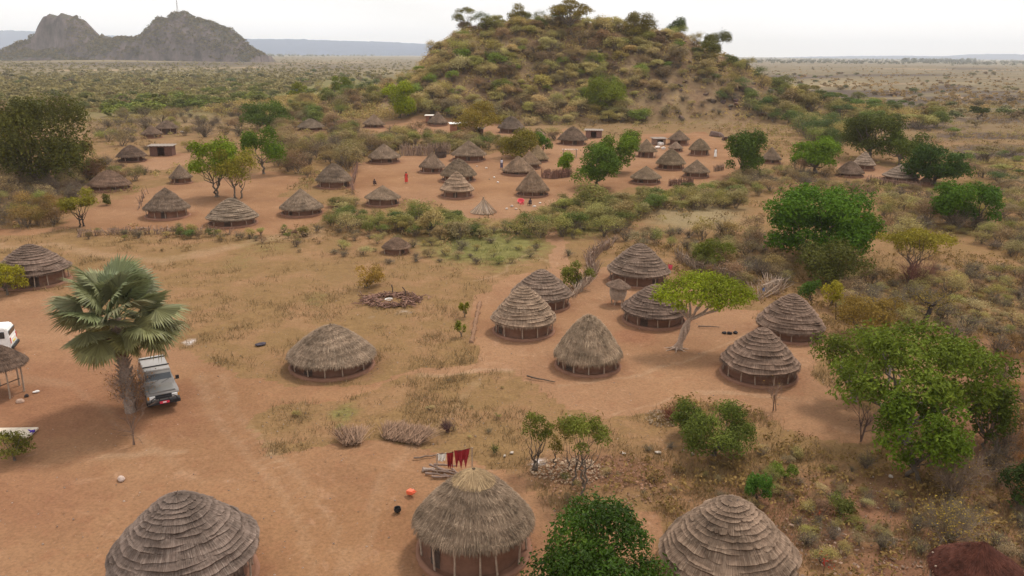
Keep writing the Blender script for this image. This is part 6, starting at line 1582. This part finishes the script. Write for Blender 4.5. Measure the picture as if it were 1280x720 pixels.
# low continuous undergrowth: sampled over the land itself, thicker on the hill and round the far village
def undergrowth(name, label, n, xr, yr, dens, size, hh, col, seed, k=20):
    r = np.random.default_rng(seed); X = r.uniform(*xr, n); Y = r.uniform(*yr, n)
    u, v, z = project(np.stack([X, Y, H(X, Y)], -1)); ok = (u > -60) & (u < 1340) & (v < 760)
    X, Y = X[ok], Y[ok]; Z = H(X, Y); mk = masks(X, Y, Z); keep = (r.random(len(X)) < dens(X, Y, mk)) & (mk['bare'] < .5) & (mk['path'] < .5)
    for hx, hy, hr in HUTS: keep &= (X-hx)**2+(Y-hy)**2 > (hr+.8)**2
    X, Y, Z = X[keep], Y[keep], Z[keep]; n = len(X); sz = r.uniform(*size, n)
    c = np.repeat(np.stack([X, Y, Z], -1), k, 0); s_ = np.repeat(sz, k); dr = blob_dirs(r, n*k, -.1)
    Q = c+dr*s_[:, None]*np.array([.55, .55, hh])*r.uniform(.4, 1, (n*k, 1)); Q[:, 2] += s_*hh*.35
    t = np.clip(np.repeat(r.random(n), k)*.7+r.random(n*k)*.3, 0, 1); V, F, tt, kk = leaves(r, Q, dr+[0, 0, .3], 1.0, .55, t)
    V = V.reshape(-1, 4, 3); ctr = V.mean(1, keepdims=True); V = ctr+(V-ctr)*(.12+s_*.13)[:, None, None]
    o = link(name, mesh_from(name, [(V.reshape(-1, 3), F, tt, kk)], M['scrub']), None, color=col); tag(o, label, 'scrub', kind='stuff')
hd = lambda X, Y, mk: (hill_h(X, Y) > .8)*np.clip(fbm(X/9, Y/9, 81)*3-.8, .1, 1)*np.where((X > 30) & (X < 72) & (Y < 250), .35, 1)
undergrowth('hill_undergrowth', 'tan and olive scrub covering the rocky hill', 9000, (-95, 125), (212, 282), hd, (1.2, 3.0), .5, (.33, .285, .165), 1)
undergrowth('hill_undergrowth', 'greyish green scrub mixed through the hill cover', 5000, (-95, 125), (212, 282), lambda X, Y, mk: hd(X, Y, mk)*np.clip(fbm(X/14, Y/14, 85)*4-1.6, 0, 1), (1.4, 3.4), .55, (.27, .27, .14), 2)
fl = lambda X, Y, mk: (hill_h(X, Y) < 1.5)*np.clip(fbm(X/12, Y/12, 87)*4.2-1.75, .0, 1)*np.clip(.55+mk['green'], 0, 1)
undergrowth('undergrowth', 'olive and straw coloured scrub spread round the far village', 34000, (-150, 230), (88, 340), fl, (.6, 2.1), .42, (.24, .225, .125), 3)
undergrowth('undergrowth', 'brown dry scrub spread round the far village', 26000, (-150, 230), (80, 340), lambda X, Y, mk: (hill_h(X, Y) < 1.5)*np.clip(fbm(X/10, Y/10, 91)*4.2-1.85, .0, 1)*(1-.6*mk['green']), (.5, 1.8), .4, (.22, .175, .125), 4)
undergrowth('undergrowth', 'low weeds and dry stalks on the near slope at the right', 11000, (2, 60), (18, 85), lambda X, Y, mk: np.clip(fbm(X/5, Y/5, 93)*4-1.6, .0, 1)*np.where(X*43 > Y*6, 1, .2), (.25, .85), .5, (.20, .155, .085), 5, 12)
# trees clothing the rocky hills
def hillveg():
    r = np.random.default_rng(9); n = 2600; iy = r.integers(2, 34, n); ixx = r.integers(0, WX1.shape[1], n)
    P = np.stack([WX1[iy, ixx], WY1[iy, ixx], WZ1[iy, ixx]], -1); P = P[(P[:, 2] > 1)]
    cl = np.abs(P[:, 0]-cA) < 42; P = P[~(cl & (P[:, 2] > 22))]
    n = len(P); k = 14; s_ = np.repeat(r.uniform(4, 9, n), k); dr = blob_dirs(r, n*k, -.2); Q = np.repeat(P, k, 0)+dr*s_[:, None]*.4; Q[:, 2] += s_*.3
    t = np.clip(np.repeat(r.random(n), k)*.6+r.random(n*k)*.4, 0, 1); V, F, tt, kk = leaves(r, Q, dr+[0, 0, .3], 2.4, .8, t)
    o = link('hill_trees', mesh_from('hill_trees', [(V, F, tt, kk)], M['leaf']), None, color=(.10, .095, .06)); tag(o, 'wood clothing the slopes of the rocky hills', 'wood', kind='stuff')
hillveg()

# ------------------------------------------------------------------ dry grass and litter
def grass():
    r = np.random.default_rng(17)
    def sample(n, y0, y1, pw):
        u = r.uniform(-60, 1340, n); v = y0+(y1-y0)*r.random(n)**pw
        q = fwd[None]+rt[None]*((u-CX)/FPX)[:, None]+up[None]*((CY-v)/FPX)[:, None]
        t = -CAMZ/q[:, 2]; X, Y = q[:, 0]*t, q[:, 1]*t
        for _ in range(3):
            t = (H(X, Y)-CAMZ)/q[:, 2]; X, Y = q[:, 0]*t, q[:, 1]*t
        return X, Y
    X, Y = sample(60000, 195, 760, .62); Z = H(X, Y)-.06; mk = masks(X, Y, Z)
    keep = (mk['bare'] < .5) & (mk['path'] < .4) & (mk['ash'] < .3) & (r.random(len(X)) < np.clip(fbm(X/2.5, Y/2.5, 61)*3.1-1.42, .03, 1)*(1-.5*np.clip(mk['red'], 0, 1)))
    ok = np.ones(len(X), bool)
    for hx, hy, hr in HUTS: ok &= (X-hx)**2+(Y-hy)**2 > (hr*1.05)**2
    sel = np.where(keep & ok)[0]; X, Y, Z = X[sel], Y[sel], Z[sel]; gr = mk['green'][sel]; n = len(X)
    k = 7; dist = np.hypot(X, Y); hgt = (r.uniform(.10, .30, n)*(1+dist/160)*(1+.5*fbm(X/8, Y/8, 63)))*np.where(mk['red'][sel] > .4, .8, 1)
    for nm, lab, selc, col in (('dry_grass', 'short dry straw coloured grass between the yards', gr <= .45, (.265, .18, .085)), ('green_grass', 'patches of greener grass and weeds', gr > .45, (.20, .195, .06))):
        w = np.where(selc)[0]; m = len(w)*k; c = np.repeat(np.stack([X[w], Y[w], Z[w]], -1), k, 0); h_ = np.repeat(hgt[w], k); dd = np.repeat(dist[w], k)
        P = c+r.normal(0, 1, (m, 3))*np.array([.16, .16, 0])*(1+dd/90)[:, None]
        D = r.normal(0, .45, (m, 3)); D[:, 2] = 1; D *= (h_*r.uniform(.5, 1.2, m))[:, None]
        a = r.uniform(0, 6.283, m); Wd = np.stack([np.cos(a), np.sin(a), 0*a], -1)*(.010+.00022*dd)[:, None]
        o = link(nm, mesh_from(nm, [blades(r, P, D, Wd, np.clip(np.repeat(r.random(len(w)), k)*.6+r.random(m)*.4, 0, 1))], M['grass']), None, color=col); tag(o, lab, 'grass', kind='stuff')
    # litter: leaves, chips and small stones
    X, Y = sample(30000, 330, 760, .8); Z = H(X, Y); mk = masks(X, Y, Z); rd = r.random(len(X)); cl = fbm(X/4, Y/4, 71)
    keep = (rd < np.where(mk['bare'] > .5, .05, .55)*np.clip(cl*3-1, .05, 1)) & (mk['path'] < .4)
    X, Y, Z = X[keep], Y[keep], Z[keep]; n = len(X); P = np.stack([X, Y, Z-.015], -1)
    L_ = leaves(r, P, np.tile([0, 0, 3.0], (n, 1)), .10, .6); o = link('leaf_litter', mesh_from('leaf_litter', [L_], M['grass']), None, color=(.27, .17, .10)); tag(o, 'fallen leaves and chips strewn over the ground', 'litter', kind='stuff')
    X, Y = sample(9000, 330, 760, .8); Z = H(X, Y); n = len(X); base = np.array([[1,0,0],[-1,0,0],[0,1,0],[0,-1,0],[0,0,1],[0,0,-1]], float); F0 = np.array([[0,2,4],[2,1,4],[1,3,4],[3,0,4],[2,0,5],[1,2,5],[3,1,5],[0,3,5]])
    mk = masks(X, Y, Z); kp = r.random(n) < np.where(mk['bare'] > .5, .22, .9); X, Y, Z = X[kp], Y[kp], Z[kp]; n = len(X)
    S = (.014+.05*r.random((n, 1, 1))**4)*r.uniform(.6, 1.3, (n, 1, 3)); V = base[None]*S+np.stack([X, Y, Z-.04], -1)[:, None]
    o = link('gravel', mesh_from('gravel', [(V.reshape(-1, 3), (np.arange(n)[:, None, None]*6+F0[None]).reshape(-1, 3), np.repeat(r.random(n), 8), 0)], M['grass']), None, color=(.42, .31, .24)); tag(o, 'small stones strewn over the ground', 'gravel', kind='stuff')
grass()

# the ground is built last, so that a darker red ring round each hut can be marked on it
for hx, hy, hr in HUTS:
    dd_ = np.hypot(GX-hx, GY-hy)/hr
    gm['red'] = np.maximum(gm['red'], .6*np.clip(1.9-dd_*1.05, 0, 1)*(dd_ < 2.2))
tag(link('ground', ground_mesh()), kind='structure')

# ------------------------------------------------------------------ air
hz = mesh_from('haze', [box((0, 6900, 128), (26000, 14300, 266))], [])
hm_ = bpy.data.materials.new('haze'); hm_.use_nodes = True; nt = hm_.node_tree; nt.nodes.clear()
ho = nt.nodes.new('ShaderNodeOutputMaterial'); hv = nt.nodes.new('ShaderNodeVolumePrincipled')
hv.inputs['Color'].default_value = (.92, .955, 1.0, 1); hv.inputs['Density'].default_value = 1.1e-4; hv.inputs['Anisotropy'].default_value = .0
nt.links.new(hv.outputs[0], ho.inputs['Volume']); hz.materials.append(hm_)
HAZE = link('haze', hz); tag(HAZE, 'pale haze in the air over the plain', 'haze', kind='stuff')

# ------------------------------------------------------------------ light
SUN_EL, SUN_AZ = R_(58), R_(35)      # azimuth measured from +Y towards +X
world = bpy.data.worlds.new('World'); bpy.context.scene.world = world; world.use_nodes = True
wt = world.node_tree; wt.nodes.clear()
wo = wt.nodes.new('ShaderNodeOutputWorld'); bg = wt.nodes.new('ShaderNodeBackground'); sky = wt.nodes.new('ShaderNodeTexSky')
sky.sky_type = 'NISHITA'; sky.sun_disc = False; sky.sun_elevation = SUN_EL; sky.sun_rotation = SUN_AZ; sky.dust_density = 4; sky.air_density = 1.2
tc = wt.nodes.new('ShaderNodeTexCoord'); mp = wt.nodes.new('ShaderNodeMapping'); mp.inputs['Scale'].default_value = (1, 1, 5)
nz = wt.nodes.new('ShaderNodeTexNoise'); nz.inputs['Scale'].default_value = 3.2; nz.inputs['Detail'].default_value = 6
mr = wt.nodes.new('ShaderNodeMapRange'); mr.inputs[1].default_value = .3; mr.inputs[2].default_value = .6; mr.inputs[3].default_value = .80; mr.inputs[4].default_value = .97
mx = wt.nodes.new('ShaderNodeMix'); mx.data_type = 'RGBA'; mx.inputs[7].default_value = (10.9, 10.8, 10.8, 1)
wt.links.new(tc.outputs['Generated'], mp.inputs[0]); wt.links.new(mp.outputs[0], nz.inputs['Vector']); wt.links.new(nz.outputs[0], mr.inputs[0])
wt.links.new(mr.outputs[0], mx.inputs[0]); wt.links.new(sky.outputs[0], mx.inputs[6]); wt.links.new(mx.outputs[2], bg.inputs[0])
bg.inputs[1].default_value = .113; wt.links.new(bg.outputs[0], wo.inputs[0])
sl_ = bpy.data.lights.new('sun', 'SUN'); sl_.energy = 2.7; sl_.angle = R_(9); sl_.color = (1, .93, .84)
so = bpy.data.objects.new('sun', sl_); C.objects.link(so)
sd = Vector((math.sin(SUN_AZ)*math.cos(SUN_EL), math.cos(SUN_AZ)*math.cos(SUN_EL), math.sin(SUN_EL)))
so.rotation_euler = sd.to_track_quat('Z', 'Y').to_euler()

# ------------------------------------------------------------------ camera and render settings
cam = bpy.data.cameras.new('camera'); cam.sensor_width = 36; cam.lens = 36*FPX/1280; cam.clip_end = 40000; cam.clip_start = .5
co = bpy.data.objects.new('camera', cam); C.objects.link(co)
co.matrix_world = Matrix(((rt[0], up[0], -fwd[0], CAM[0]), (rt[1], up[1], -fwd[1], CAM[1]), (rt[2], up[2], -fwd[2], CAM[2]), (0, 0, 0, 1)))
sc = bpy.context.scene; sc.camera = co
sc.view_settings.view_transform = 'Standard'; sc.view_settings.look = 'None'; sc.view_settings.exposure = -.02; sc.view_settings.gamma = 1
sc.cycles.max_bounces = 5; sc.cycles.diffuse_bounces = 3; sc.cycles.glossy_bounces = 2; sc.cycles.transmission_bounces = 2; sc.cycles.volume_bounces = 2; sc.cycles.transparent_max_bounces = 4
sc.cycles.use_denoising = True
sc.cycles.max_bounces = 5
